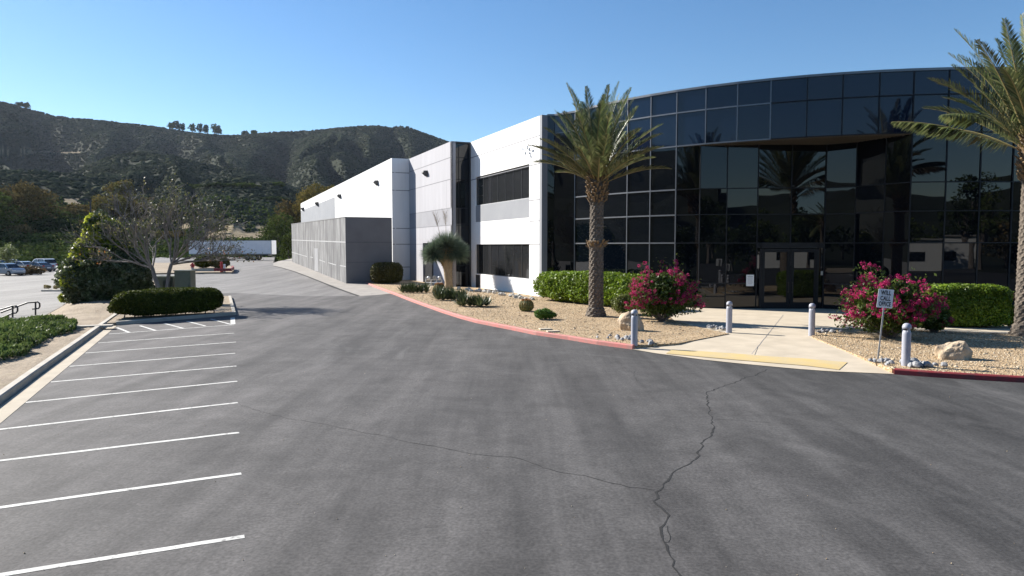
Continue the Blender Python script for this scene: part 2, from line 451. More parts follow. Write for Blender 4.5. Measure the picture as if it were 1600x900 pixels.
# value noise ------------------------------------------------------
_tab = np.random.default_rng(3).random((256, 256))
def vn(x, y):
    xi = np.floor(x).astype(int); yi = np.floor(y).astype(int); fx = x - xi; fy = y - yi
    fx = fx * fx * (3 - 2 * fx); fy = fy * fy * (3 - 2 * fy)
    a = _tab[xi & 255, yi & 255]; b = _tab[(xi + 1) & 255, yi & 255]
    c = _tab[xi & 255, (yi + 1) & 255]; d = _tab[(xi + 1) & 255, (yi + 1) & 255]
    return (a * (1 - fx) + b * fx) * (1 - fy) + (c * (1 - fx) + d * fx) * fy
def fbm(x, y, o=4):
    s = 0; a = .5
    for i in range(o): s = s + a * (vn(x * 2 ** i + 17.3 * i, y * 2 ** i + 9.1 * i) * 2 - 1); a *= .5
    return s

# ------------------------------------------------------------------ terrain
def slope(py):
    dy = (CY - py) / F
    return (dy * CP - SP) / (CP + dy * SP)
SIL1 = [(-900, 120), (-400, 128), (-150, 134), (0, 154), (40, 163), (90, 178), (130, 183), (160, 185), (215, 191), (262, 197), (300, 204), (345, 209), (372, 210), (400, 207), (440, 204),
        (500, 201), (540, 197), (580, 194), (600, 195), (612, 197), (625, 194.5), (640, 197), (665, 206), (700, 219), (735, 234), (800, 262), (900, 300), (1100, 330), (1600, 345)]
SIL3 = [(-900, 262), (-200, 262), (0, 259), (60, 260), (117, 264), (176, 278), (205, 290), (255, 304), (275, 303), (311, 284), (337, 272), (381, 273), (430, 282), (480, 300), (600, 340), (800, 355), (1600, 365)]
SIL2 = [(-900, 262), (-200, 268), (0, 272), (117, 266), (150, 252), (190, 237), (225, 234), (275, 240), (340, 256), (400, 266), (430, 276), (500, 305), (600, 335), (800, 350), (1600, 360)]
def sil_tan(az, tab):
    px = CX + F * np.tan(np.clip(az, R(-60), R(38)))
    y = np.interp(px, [t[0] for t in tab], [t[1] for t in tab])
    return slope(y) * np.cos(np.clip(az, R(-60), R(38)))
def terr(x, y):
    x = np.asarray(x, float); y = np.asarray(y, float)
    r = np.hypot(x, y); az = np.arctan2(x, y)
    T1 = sil_tan(az, SIL1); T2 = sil_tan(az, SIL2); T3 = sil_tan(az, SIL3)
    back = np.clip((np.abs(az) - R(62)) / R(20), 0, 1)
    tb = np.where(az < 0, .15, .05) + .03 * fbm(az * 3.0, az * 0 + 4.2, 3)
    tb = np.where(np.abs(az) > R(120), (.07) + .035 * fbm(az * 4.0, az * 0 + 1.2, 3), tb)
    T1 = T1 * (1 - back) + tb * back; T2 = T2 * (1 - back) + tb * .45 * back; T3 = T3 * (1 - back)
    R0 = 1300 + 0 * r; s = np.clip((r - 420) / (R0 - 420), 0, 1.25)
    warp = fbm(x / 260, y / 260, 3)
    u = az * 57.3
    rid = 1 - np.abs(fbm(u / 6.5 + warp * .9, r / 900 + 3.1, 4)) * 3.0
    rid2 = 1 - np.abs(fbm(u / 3.0 + warp * 1.1 + 7, r / 420 + 1.7, 3)) * 2.6
    env = np.sin(PI * np.clip(s, 0, 1)) ** .9
    z1 = T1 * R0 * np.clip(s, 0, 1) ** 1.15 + env * (rid * 46 + rid2 * 10 + fbm(x / 150, y / 150, 3) * 12 - 32)
    # the deep gully and the dark fold right of the peak
    for pxa, pxb, dep, w in ((618, 668, 60, 1.0), (470, 395, 50, 1.25), (560, 590, 24, .8), (275, 330, 36, 1.0), (60, 160, 40, 1.2)):
        ga = np.interp(s, [0, 1], [math.degrees(math.atan((pxb - CX) / F)), math.degrees(math.atan((pxa - CX) / F))])
        z1 = z1 - dep * np.exp(-((u - ga - warp * .8) / w) ** 2) * env
    z1 = np.where(s > 1, T1 * R0 * (1 - (s - 1) * 1.6), z1)
    s2 = np.clip((r - 185) / 455, 0, 3)
    rid3 = 1 - np.abs(fbm(u / 4.0 + warp * .6 + 3, r / 300 + 8, 4)) * 2.6
    z2 = T2 * 640 * np.where(s2 < 1, np.clip(s2, 0, 1) ** 1.1, np.maximum(0, 1 - (s2 - 1) * 1.5))
    z2 = z2 + np.sin(PI * np.clip(s2, 0, 1)) * (rid3 * 9 + fbm(x / 70, y / 70, 3) * 6 - 6)
    s3 = np.clip((r - 185) / 215, 0, 3)
    z3 = T3 * 400 * np.where(s3 < 1, np.clip(s3, 0, 1) ** 1.05, np.maximum(0, 1 - (s3 - 1) * 1.4)) + np.sin(PI * np.clip(s3, 0, 1)) * (fbm(x / 40, y / 40, 4) * 7 - 2)
    z2 = np.maximum(z2, z3)
    k = np.clip((r - 150) / 45, 0, 1); k = k * k * (3 - 2 * k)
    z0 = -1.0 + 2.2 * k
    return np.maximum(np.maximum(z1, z2), 0) * k + z0

azs = np.concatenate([np.arange(-180, -64, 2.0), np.arange(-64, -42, .3), np.arange(-42, 4, .09), np.arange(4, 42, 1.0), np.arange(42, 181, 2.0)])
azs[-1] = 180
rs = np.concatenate([[.5, 40, 90, 120, 140], np.arange(150, 420, 5), np.arange(420, 1320, 6), np.arange(1320, 1700, 40), [1750]])
A_, R_ = np.meshgrid(np.radians(azs), rs, indexing='ij')
X_, Y_ = np.sin(A_) * R_, np.cos(A_) * R_
Z_ = terr(X_, Y_)
Z_ = np.where(R_ > 1720, -3.0, Z_)
na, nr = A_.shape
ii, jj = np.meshgrid(np.arange(na - 1), np.arange(nr - 1), indexing='ij')
q0 = (ii * nr + jj).ravel()
FQ = np.stack([q0, q0 + 1, q0 + nr + 1, q0 + nr], 1)

def mk_hill():
    m, nt, b, out = nodes_of('hill_soil_mat'); P = coords(nt, 'World')
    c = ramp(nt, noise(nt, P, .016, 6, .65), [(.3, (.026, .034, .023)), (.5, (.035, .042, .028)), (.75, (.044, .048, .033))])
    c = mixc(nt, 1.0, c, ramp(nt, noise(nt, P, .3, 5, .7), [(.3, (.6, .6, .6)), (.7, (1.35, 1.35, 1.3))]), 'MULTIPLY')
    a = nt.nodes.new('ShaderNodeAttribute'); a.attribute_name = 'bare'
    s = ramp(nt, noise(nt, mapping(nt, P, R(20), (.05, .5, 1)), 1.0, 5, .7, .5), [(.35, (.15, .12, .075)), (.6, (.31, .25, .165))])
    c = mixc(nt, a.outputs['Fac'], c, s)
    lk(nt, c, b.inputs['Base Color']); b.inputs['Roughness'].default_value = 1; b.inputs['Specular IOR Level'].default_value = .1
    bump(nt, b, noise(nt, P, .35, 6, .7), 1.0, 1.6)
    return m
M_HILL = mk_hill()
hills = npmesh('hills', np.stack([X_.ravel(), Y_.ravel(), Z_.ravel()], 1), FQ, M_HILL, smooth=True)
tag(hills, kind='structure')
# sandy track and cut bank: where the soil lies bare
def bare_mask(x, y, z):
    Yc = np.maximum(y, 1); dzz = (z - CH)
    fx = CX + F * x / Yc; sl = dzz / Yc
    fy = CY - F * (sl * CP + SP) / (CP - sl * SP)
    r = np.hypot(x, y)
    n = fbm(fx / 14, fy / 7, 3)
    m1 = (fx > 320) & (fx < 424) & (fy > 348 + 4 * n + np.abs(fx - 385) * .12) & (fy < 377) & (r < 420)
    m1 &= ~((np.abs(fx - 393) < 8) & (fy < 363))
    m2 = (np.abs(fy - (236 + .02 * fx)) < 1.5) & (fx < 132) & (fx > -60) & (r > 420)
    m3 = (fx > 105) & (fx < 130) & (fy > 310) & (fy < 322) & (r < 420)
    m4 = (fx > 240) & (fx < 300) & (fy > 350 + 3 * n) & (fy < 362) & (r < 420)
    return (m1 | m2 | m3 | m4) & (y > 0)
bm_ = bare_mask(X_.ravel(), Y_.ravel(), Z_.ravel()).astype(np.float32)
at = hills.data.attributes.new('bare', 'FLOAT', 'POINT'); at.data.foreach_set('value', bm_)

# chaparral: low scrub over every hillside
def scrub(n, r0, r1, a0, a1, s0, s1, pw=1.0):
    az = rng.uniform(R(a0), R(a1), n); r = r0 + (r1 - r0) * rng.random(n) ** pw
    x, y = np.sin(az) * r, np.cos(az) * r; z = terr(x, y)
    dens = fbm(x / 60, y / 60, 4) + rng.normal(0, .25, n)
    keep = (dens > -.7) & ~bare_mask(x, y, z)
    x, y, z = x[keep], y[keep], z[keep]; sz = rng.uniform(s0, s1, len(x)) ** 1.0
    big = rng.random(len(x)) < .03; sz = np.where(big, sz * 1.6, sz)
    return np.stack([x, y, z + sz * .06], 1), np.stack([sz, sz, sz * rng.uniform(.4, .7, len(x))], 1)
parts = []
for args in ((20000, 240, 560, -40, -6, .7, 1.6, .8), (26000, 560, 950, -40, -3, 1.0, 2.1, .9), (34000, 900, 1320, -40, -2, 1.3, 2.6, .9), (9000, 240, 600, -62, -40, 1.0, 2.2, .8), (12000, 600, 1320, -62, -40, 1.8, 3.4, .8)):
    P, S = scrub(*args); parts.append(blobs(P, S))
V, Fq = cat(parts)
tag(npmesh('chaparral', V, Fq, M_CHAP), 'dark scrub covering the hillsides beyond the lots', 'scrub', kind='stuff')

# ------------------------------------------------------------------ paving
def sheet(name, poly, dz, mat, ys=(60, 112), skirt=0.0, kind='structure', zf=None):
    """flat polygon laid on the grade, cut at the grade breaks"""
    zf = zf or gz
    P = [(p[0], p[1]) for p in poly]
    bands = []; lim = [-1e9] + list(ys) + [1e9]
    def clip(P, y, keep_above):
        out = []
        for i in range(len(P)):
            a, b = P[i], P[(i + 1) % len(P)]
            ia = (a[1] >= y) if keep_above else (a[1] <= y); ib = (b[1] >= y) if keep_above else (b[1] <= y)
            if ia: out.append(a)
            if ia != ib:
                t = (y - a[1]) / (b[1] - a[1]); out.append((a[0] + t * (b[0] - a[0]), y))
        return out
    mb = MB()
    for k in range(len(lim) - 1):
        Q = P
        if lim[k] > -1e8: Q = clip(Q, lim[k], True)
        if lim[k + 1] < 1e8 and Q: Q = clip(Q, lim[k + 1], False)
        if len(Q) < 3: continue
        if skirt:
            mb.prism(Q, lambda x, y: zf(y) + dz - skirt, lambda x, y: zf(y) + dz)
        else: mb.poly([(x, y, zf(y) + dz) for x, y in Q])
    o = mb.build(name, mat); tag(o, kind=kind); return o

def xy(p): return (p.x, p.y)
# curb line on the left of the parking row (asphalt edge of its gutter)
GUT = [G(0, 662.5), G(87.5, 586), G(150, 536), G(181, 510.5)]
gd = Vector((GUT[3].x - GUT[0].x, GUT[3].y - GUT[0].y, 0)).normalized()
gn = Vector((-gd.y, gd.x, 0))                       # towards the bank
g0 = GUT[0] - gd * 14; g1 = GUT[3] + gd * .35
far_l = g1 + gd * 60
# right kerb
KR = [(560, 441.2), (570.6, 443.7), (590, 451.0), (613, 459.6), (640, 470.5), (666, 480), (690, 488.6), (719, 498), (745, 505), (772.5, 510.6), (800, 516), (837, 523.7), (887.5, 531), (932, 538.5), (987.5, 546)]
KR = [G(*p) for p in KR]
RAMP = [G(*p) for p in ((987.5, 546), (1025, 552.5), (1100, 562.5), (1150, 567.8), (1200, 572.6), (1250, 577.2), (1300, 580.8), (1350, 582.8), (1397.5, 585))]
KR2 = [G(*p) for p in ((1397.5, 585), (1450, 589), (1512, 593), (1600, 598), (1750, 604), (2100, 616))]

apron_edge = [Gm(427, 415.5), Gm(440, 418.5), Gm(460, 424.5), Gm(480, 432), Gm(510, 444), Gm(540, 455.5), Gm(560, 462.5)]
lot = [xy(g0 + gn * .05), xy(g0 - gd * 30), (60, -40), (60, 20)] + [xy(p) for p in reversed(KR2)] + [xy(p) for p in reversed(RAMP)] + [xy(p) for p in reversed(KR[3:])] \
      + [xy(Gm(560, 462.5)), xy(Gm(470, 462.5)), xy(Gm(372, 458)), xy(Gm(300, 458)), xy(Gm(200, 470)), xy(g1)]
sheet('asphalt_lot', lot, 0.0, MA)
road = [xy(Gm(180, 470)), xy(Gm(300, 462)), xy(Gm(470, 466)), xy(Gm(561, 466))] + [xy(p) for p in reversed(apron_edge)] + [xy(Gm(427, 411)), (-50.5, 150), (-76.5, 150), xy(Gm(238, 412)), xy(Gm(238, 422)), xy(Gm(225, 440))]
sheet('service_road', road, -.004, MA_OLD, skirt=1.6)
apron = [xy(p) for p in apron_edge] + [xy(Gm(561, 463)), xy(Gm(611, 459.2)), xy(Gm(613, 440)), xy(Gm(541, 430)), xy(Gm(456, 404)), xy(Gm(427, 411))]
sheet('concrete_apron', apron, -.002 + .006, M_APRON)
# dark seal line between apron and road
mb = MB()
for a, b in zip(apron_edge[:-1], apron_edge[1:]): mb.bar(a + Vector((0, 0, .012)), b + Vector((0, 0, .012)), .22, .01)
tag(mb.build('seal_line', M_CRACK), kind='structure')
# lower lot
LOWB = [G(-700, 560, -.5), G(-200, 520, -.5), G(0, 503, -.5), G(62, 497, -.5), G(96, 479, -.5), G(118, 462, -.5), G(165, 440, -.5), G(200, 425, -.5), G(235, 417, -.5)]
low = [xy(p) for p in LOWB] + [(-78, 153), (-260, 153), (-260, 20), xy(G(-1500, 600, -.5))]
tag(MB().prism(low, -1.6, -.5).build('lower_lot', MA_LOW), kind='structure')

def curb(name, line, w, h, mat, side=1, dz=0, cuts=0, bot=-.12):
    """kerb running along the polyline, body on its left (side=1) or right (side=-1)"""
    line = [Vector(p) for p in line]; n = len(line); off = []
    for i in range(n):
        d = (line[min(n - 1, i + 1)] - line[max(0, i - 1)]); d.z = 0; d.normalize()
        off.append(Vector((-d.y, d.x, 0)) * side)
    mb = MB()
    prof = [(0, bot), (.015, h - .03), (.04, h), (w, h), (w, bot)]
    for i in range(n):
        for a, z in prof: mb.v.append(tuple(line[i] + off[i] * a + Vector((0, 0, z + dz))))
    k = len(prof)
    for i in range(n - 1):
        for j in range(k): j2 = (j + 1) % k; mb.f.append((i * k + j, i * k + j2, (i + 1) * k + j2, (i + 1) * k + j))
    mb.f.append(tuple(range(k))); mb.f.append(tuple(range((n - 1) * k, n * k)))
    return tag(mb.build(name, mat), kind='structure')

# left gutter and curb
gw = .42
mb = MB(); mb.prism([xy(g0), xy(g1), xy(g1 + gn * gw), xy(g0 + gn * gw)], -.1, .008); tag(mb.build('gutter', M_GUT, bevel=.005), kind='structure')
curb('left_curb', [g0 + gn * gw, GUT[1] + gn * gw, GUT[2] + gn * gw, g1 + gn * gw], .2, .17, M_CONC2, 1)
cb0 = g1 + gn * gw
curb('rear_curb', [cb0, cb0 + gd * 9, cb0 + gd * 24], .2, .165, M_CONC2, 1)
# island by the hedge
I0 = G(182.5, 508.2); I1 = G(369.5, 492.2); I2 = G(362, 465.5)
curb('island_curb', [I0, I0.lerp(I1, .5), I1], .2, .16, M_CONC2, 1)
curb('island_side_curb', [I1 + Vector((0, 0, -.002)), I1.lerp(I2, .5), I2], .2, .158, M_CONC2, 1)
isl = [xy(I0 + Vector((.02, .1, 0))), xy(I1 + Vector((-.12, .1, 0))), xy(I2 + Vector((-.12, 0, 0))), xy(G(290, 462)), xy(cb0 + gd * 14), xy(cb0 + gd * .2)]
tag(MB().prism(isl, -.1, .12).build('island_soil', M_DIRT), kind='structure')

# dirt bank between the curb and the lower lot
rows = []
cl = [g0 + gn * (gw + .18) + gd * t for t in np.linspace(0, (g1 - g0).length, 30)] + [cb0 + gn * .18 + gd * t for t in np.linspace(.5, 80, 40)]
def along(poly, t):
    L = [0]
    for a, b in zip(poly[:-1], poly[1:]): L.append(L[-1] + (b - a).length)
    s = t * L[-1]
    for i in range(len(poly) - 1):
        if s <= L[i + 1] + 1e-6: return poly[i].lerp(poly[i + 1], (s - L[i]) / max(1e-6, L[i + 1] - L[i]))
    return poly[-1].copy()
bank_low = [Vector((-34, 8, -.5)), G(-200, 520, -.5), G(0, 503, -.5), G(62, 497, -.5), G(96, 479, -.5), G(118, 462, -.5), G(165, 440, -.5), G(200, 425, -.5), G(235, 417, -.5)]
NB, MBK = len(cl), 26
def bank_z(a, w):
    return None
V = []; BK = []
for i, a in enumerate(cl):
    t = i / (NB - 1); b = along(bank_low, min(1, t * 1.0))
    for j in range(MBK):
        w = j / (MBK - 1); p = Vector(a).lerp(b, w)
        zz = .13 * (1 - w) + (-.52) * w + .26 * math.sin(PI * w) ** 1.2 * (1 if t < .75 else .6)
        if 0 < j < MBK - 1: zz += float(fbm(np.array(p.x * .8), np.array(p.y * .8), 3)) * .10
        V.append((p.x, p.y, zz)); BK.append((p.x, p.y, zz))
V = np.array(V)
q = np.array([(i * MBK + j, i * MBK + j + 1, (i + 1) * MBK + j + 1, (i + 1) * MBK + j) for i in range(NB - 1) for j in range(MBK - 1)])
tag(npmesh('dirt_bank', V, q, M_DIRT, smooth=True), kind='structure')
BKA = np.array(BK)
def bankh(x, y):
    i = np.argsort((BKA[:, 0] - x) ** 2 + (BKA[:, 1] - y) ** 2)[:4]
    w = 1 / (.05 + (BKA[i, 0] - x) ** 2 + (BKA[i, 1] - y) ** 2)
    return float((BKA[i, 2] * w).sum() / w.sum())
def on_bank(px, py):
    z = -.1
    for _ in range(12): p = G(px, py, z); z = bankh(p.x, p.y)
    return G(px, py, z)

# parking stripes and hatching
def stripe(name, a, b, w=.10, dz=.004):
    a, b = Vector(a), Vector(b); d = (b - a); d.z = 0; d.normalize(); n = Vector((-d.y, d.x, 0)) * w / 2
    mb = MB(); N = max(2, int((b - a).length / .25)); L = [a.lerp(b, i / N) for i in range(N + 1)]
    jl = [random.uniform(-.006, .006) for _ in L]
    for i in range(N):
        j0, j1 = jl[i], jl[i + 1]
        mb.poly([L[i] - n * (1 + j0 / w * 2) + Vector((0, 0, dz)), L[i + 1] - n * (1 + j1 / w * 2) + Vector((0, 0, dz)),
                 L[i + 1] + n * (1 - j1 / w * 2) + Vector((0, 0, dz)), L[i] + n * (1 - j0 / w * 2) + Vector((0, 0, dz))])
    return tag(mb.build(name, M_LINE), kind='structure')
def ext(px0, py0, px1, py1, k=0): a, b = G(px0, py0), G(px1, py1); return a - (b - a) * k, b
for s in ((170, 522, 366, 507.5, 0), (153.2, 536, 366, 520.5, 0), (133.7, 551.7, 368.7, 534.5, 0), (108.7, 572.5, 367.5, 552, 0), (79.5, 597, 369.5, 572, 0),
          (40, 629, 370.5, 595.8, 0), (0, 671, 371.7, 629.3, .12), (0, 720, 373.5, 676, .25), (0, 793, 377, 740, .4), (0, 899, 382, 838, .6), (0, 1075, 390, 975, .9)):
    a, b = ext(*s); stripe('parking_line', a, b, .105)
for s in ((183, 512, 202, 519.5), (219, 509, 243, 516.5), (257, 505.5, 286, 513), (292, 502, 321, 509.5), (329, 498.5, 361, 507)):
    a, b = ext(*s); stripe('hatch_line', a, b, .11, .0044)
a, b = ext(363.5, 496.5, 364, 506.5); stripe('hatch_line', a, b, .2, .0044)

# cracks
def crack(pts, w0, w1, amp=.05):
    P = [G(*p) for p in pts]; L = []
    for a, b in zip(P[:-1], P[1:]):
        n = max(2, int((b - a).length / .12))
        for i in range(n): L.append(a.lerp(b, i / n))
    L.append(P[-1])
    off = 0; mb = MB(); pr = None
    for i, p in enumerate(L):
        d = L[min(len(L) - 1, i + 1)] - L[max(0, i - 1)]; d.normalize(); n = Vector((-d.y, d.x, 0))
        off = off * .78 + random.uniform(-amp, amp); w = (w0 + (w1 - w0) * i / len(L)) * random.uniform(.35, 1.35)
        c = p + n * off + Vector((0, 0, .003)); cur = (c - n * w / 2, c + n * w / 2)
        if pr: mb.poly([pr[0], cur[0], cur[1], pr[1]])
        pr = cur
    return tag(mb.build('asphalt_crack', M_CRACK), kind='structure')
crack([(1197, 577), (1170, 589), (1150, 597), (1135, 602), (1110, 613), (1108, 622), (1113, 637), (1117, 655), (1110, 680), (1102, 700), (1090, 722), (1070, 738), (1045, 752), (1027, 765),
       (1021, 783), (1040, 805), (1042, 820), (1037, 838), (1043, 868), (1052, 885), (1062, 905), (1066, 940)], .028, .034)
crack([(1042, 822), (1047, 838), (1046, 848), (1038, 847)], .018, .012, .02)
crack([(1022, 766), (970, 757), (900, 742), (850, 731), (810, 718), (760, 711), (700, 703), (640, 690), (600, 680), (550, 672), (500, 662), (455, 655), (410, 643), (378, 632)], .022, .008, .035)
crack([(1116, 655), (1150, 656), (1190, 659), (1285, 668)], .012, .004, .02)
crack([(992, 580), (990, 588), (997, 598)], .012, .006, .02)
crack([(368, 571), (420, 569), (470, 566), (520, 556)], .012, .006, .04)

# litter of leaves and grit on the asphalt
n = 80
px = rng.uniform(0, 1600, n); py = rng.uniform(560, 900, n) ** 1.0
P = np.array([list(G(a, b)) for a, b in zip(px, py)]); kk = np.array([(p[0] > -9 and not (p[1] > 17 and p[0] > 5)) for p in P]); P = P[kk]; P[:, 2] = .006
V, Fq = blobs(P, rng.uniform(.003, .009, len(P)), .4)
tag(npmesh('grit', V, Fq, M_PEB), 'pale grit and bits scattered over the asphalt', 'grit', kind='stuff')

# ------------------------------------------------------------------ planting beds and walk
curb('red_kerb', KR[1:], .16, .15, M_REDK, -1 if False else 1)
curb('deep_red_kerb', KR2, .16, .15, M_REDK2, 1)
BZ = .13
neckL = G(1139, 521, BZ); neckR = G(1268, 526, BZ)
bedL = [xy(p + Vector((.05, .12, 0))) for p in KR[1:]] + [xy(G(1060, 536, BZ)), xy(neckL), xy(G(1095, 512, BZ)), xy(G(1052, 500, BZ)), xy(G(1040, 488, BZ)), (8.0, 41), (3.5, 47), (-5, 60), (-9, 70), (-16, 69), xy(KR[0] + Vector((0, .2, 0)))]
tag(MB().prism(bedL, -.1, BZ).build('left_gravel_bed', M_GRAVEL), kind='structure')
bedR = [xy(p + Vector((.0, .13, 0))) for p in KR2] + [(60, 24), xy(G(1900, 545, BZ)), xy(G(1700, 530, BZ)), xy(G(1575, 522, BZ)), xy(G(1440, 516, BZ)), xy(G(1350, 512.5, BZ)), xy(G(1272, 515.5, BZ)), xy(neckR), xy(G(1325, 549, BZ))]
tag(MB().prism(bedR, -.1, BZ).build('right_gravel_bed', M_GRAVEL), kind='structure')
back = [xy(G(1430, 511.5, BZ)), xy(G(1800, 513, BZ)), (70, 33), (70, 48), (18.5, 36), ]
# ramp and forecourt: falls to the asphalt along its front edge
walk = MB()
front = [p.copy() for p in RAMP]; inner = []
for p in front:
    inner.append(Vector((p.x, p.y, 0)))
nk = len(front)
top = [neckL.lerp(neckR, i / (nk - 1)) for i in range(nk)]
for i in range(nk): top[i].z = .10
steps = 6
for j in range(steps + 1):
    for i in range(nk):
        w = j / steps; p = front[i].lerp(top[i], w); p.z = .012 + .085 * min(1, w * 2.0); walk.v.append(tuple(p))
for j in range(steps):
    for i in range(nk - 1): a = j * nk + i; walk.f.append((a, a + 1, a + nk + 1, a + nk))
tag(walk.build('entrance_ramp', M_CONC), kind='structure')
fore = [(neckL.x - .02, neckL.y), (neckR.x + .02, neckR.y), xy(G(1272, 514, BZ)), xy(G(1352, 511, BZ)), xy(G(1445, 514, BZ)), xy(G(1580, 520, BZ)), (60, 26.2), (60, 46), (25, 36), (16, 41), (8.2, 40.5), xy(G(1040, 487, BZ)), xy(G(1052, 499, BZ)), xy(G(1096, 511, BZ))]
tag(MB().prism(fore, -.1, .096).build('forecourt', M_CONC), kind='structure')
for (a, b) in (((1237, 490, 1176, 555)), ((1140, 520, 1270, 526)))if False else []: pass
for pa, pb in (((1224, 492), (1175, 553)), ((1146, 506), (1265, 507))):
    a, b = G(*pa, .1), G(*pb, .1); stripe('walk_joint', a, b, .02, .002).data.materials[0] = M_JOINT
yb = [(1040, 552.2), (1100, 557.6), (1150, 562), (1200, 566.2), (1260, 571.2), (1311, 577.6)]; yt = [(1050, 546), (1100, 549), (1150, 552.3), (1200, 556.4), (1260, 560.3), (1324, 566)]
mb = MB()
def ramp_z(px, py):
    z = .05
    for _ in range(8):
        p = G(px, py, z); best = min(range(nk - 1), key=lambda i: abs((front[i].x + front[i + 1].x) / 2 - p.x))
        # distance from front edge relative to the slope run
        i = best; a, b = front[i], front[i + 1]; t = max(0, min(1, (p.x - a.x) / (b.x - a.x))); fe = a.lerp(b, t); te = top[i].lerp(top[i + 1], t)
        w = max(0, (p.y - fe.y) / (te.y - fe.y)); z = .012 + .085 * min(1, w * 2) + .012
    return z
vb = [G(x, y, ramp_z(x, y)) for x, y in yb]; vt = [G(x, y, ramp_z(x, y)) for x, y in yt]
for i in range(5):
    mb.poly([vb[i], vb[i + 1], vt[i + 1], vt[i]]); 
tag(mb.build('tactile_strip', M_YEL), kind='structure')

# loose pebbles on the beds
def in_poly(P, poly):
    x, y = P[:, 0], P[:, 1]; c = np.zeros(len(P), bool); n = len(poly)
    for i in range(n):
        x0, y0 = poly[i]; x1, y1 = poly[(i + 1) % n]
        m = ((y0 > y) != (y1 > y)); xx = (x1 - x0) * (y - y0) / ((y1 - y0) if y1 != y0 else 1e-9) + x0
        c ^= m & (x < xx)
    return c
PP = []
for bed in (bedL, bedR):
    b = np.array(bed); Q = np.stack([rng.uniform(max(-8, b[:, 0].min()), min(26, b[:, 0].max()), 30000), rng.uniform(b[:, 1].min(), min(52, b[:, 1].max()), 30000), np.full(30000, BZ + .004)], 1)
    Q = Q[in_poly(Q, bed)]; PP.append(Q[:11000])
P = np.concatenate(PP); sz = rng.uniform(.012, .026, len(P)) * np.where(rng.random(len(P)) < .03, 2.3, 1); V, Fq = blobs(P, np.stack([sz * 1.2, sz, sz * .6], 1), .3)
tag(npmesh('gravel', V, Fq, M_PEB), 'tan landscaping gravel spread over the planting beds', 'gravel', kind='stuff')

# ------------------------------------------------------------------ office building
def proj(p):
    dz = p[2] - CH
    dep = p[1] * CP - dz * SP; up = p[1] * SP + dz * CP
    return (CX + F * p[0] / dep, CY - F * up / dep)
def solve_px(p, d, px, z=6.0, lo=0, hi=200):
    f = lambda t: proj((p[0] + d[0] * t, p[1] + d[1] * t, z))[0] - px
    a, b = lo, hi; fa = f(a)
    for _ in range(60):
        m = (a + b) / 2; fm = f(m)
        if (fm > 0) == (fa > 0): a = m
        else: b = m
    return (a + b) / 2
H = 12.0
LV = [10.72, 8.95, 6.6, 5.2, 3.65]
V2 = lambda p: Vector((p[0], p[1], 0))
A = V2(G(845, 180, H)); B = V2(G(735.5, 222.3, H))
u = (B - A).normalized(); n_ = Vector((-u.y, u.x, 0))
Cc = B + n_ * solve_px(B, n_, 706, lo=0, hi=6)
D = Cc + u * solve_px(Cc, u, 640, hi=40)
E = D + n_ * solve_px(D, n_, 613, hi=6)
Fp = V2(G(470, 318, H))
bld = wthing('office_building', 'two storey white warehouse office with curved black glass front and stepped side walls', 'building', (10, 45, 0))

def facade(name, p0, p1, z0, z1, ops, mat, th=.35, parent=None):
    """wall with real openings; outward is to the left of p0->p1. ops: (t0,t1,z0,z1)"""
    d = (p1 - p0); L = d.length; d.normalize(); n = Vector((-d.y, d.x, 0))
    ts = sorted({0, L} | {o[0] for o in ops} | {o[1] for o in ops}); zs = sorted({z0, z1} | {o[2] for o in ops} | {o[3] for o in ops})
    P = lambda t, z, k=0: tuple(p0 + d * t - n * k + Vector((0, 0, z)))
    mb = MB()
    for a, b in zip(ts[:-1], ts[1:]):
        for c, e in zip(zs[:-1], zs[1:]):
            if any(o[0] <= a + 1e-6 and b <= o[1] + 1e-6 and o[2] <= c + 1e-6 and e <= o[3] + 1e-6 for o in ops): continue
            mb.poly([P(a, c), P(b, c), P(b, e), P(a, e)])
    for a, b, c, e in ops:
        r = .22
        mb.poly([P(a, c), P(b, c), P(b, c, r), P(a, c, r)]); mb.poly([P(a, e), P(b, e), P(b, e, r), P(a, e, r)])
        mb.poly([P(a, c), P(a, e), P(a, e, r), P(a, c, r)]); mb.poly([P(b, c), P(b, e), P(b, e, r), P(b, c, r)])
    mb.poly([P(0, z1), P(L, z1), P(L, z1, th), P(0, z1, th)])
    mb.poly([P(0, z0, th), P(L, z0, th), P(L, z1, th), P(0, z1, th)])
    mb.poly([P(0, z0), P(0, z1), P(0, z1, th), P(0, z0, th)]); mb.poly([P(L, z0), P(L, z1), P(L, z1, th), P(L, z0, th)])
    me = bpy.data.meshes.new(name); o3 = ORI[(parent or bld).name]
    me.from_pydata([(v[0] - o3.x, v[1] - o3.y, v[2] - o3.z) for v in mb.v], [], mb.f); me.materials.append(mat)
    return link(name, me, parent or bld), P, n, d

def panel(name, P, t0, t1, z0, z1, k, mat, parent, th=.02):    # thin plate k proud of (negative) / behind the wall face
    mb = MB(); a = [P(t0, z0, k), P(t1, z0, k), P(t1, z1, k), P(t0, z1, k)]; b = [P(t0, z0, k + th), P(t1, z0, k + th), P(t1, z1, k + th), P(t0, z1, k + th)]
    mb.poly(a); mb.poly(b[::-1])
    for i in range(4): j = (i + 1) % 4; mb.poly([a[i], b[i], b[j], a[j]])
    return mb.build(name, mat, parent)

def joints(P, L, zs, ts=(), z0=0, z1=H):
    for z in zs: panel('wall_joint', P, 0.01, L - .01, z - .03, z + .03, -.004, M_JOINT, bld, .006)
    for t in ts: panel('wall_joint', P, t - .015, t + .015, z0, z1, -.003, M_JOINT, bld, .005)

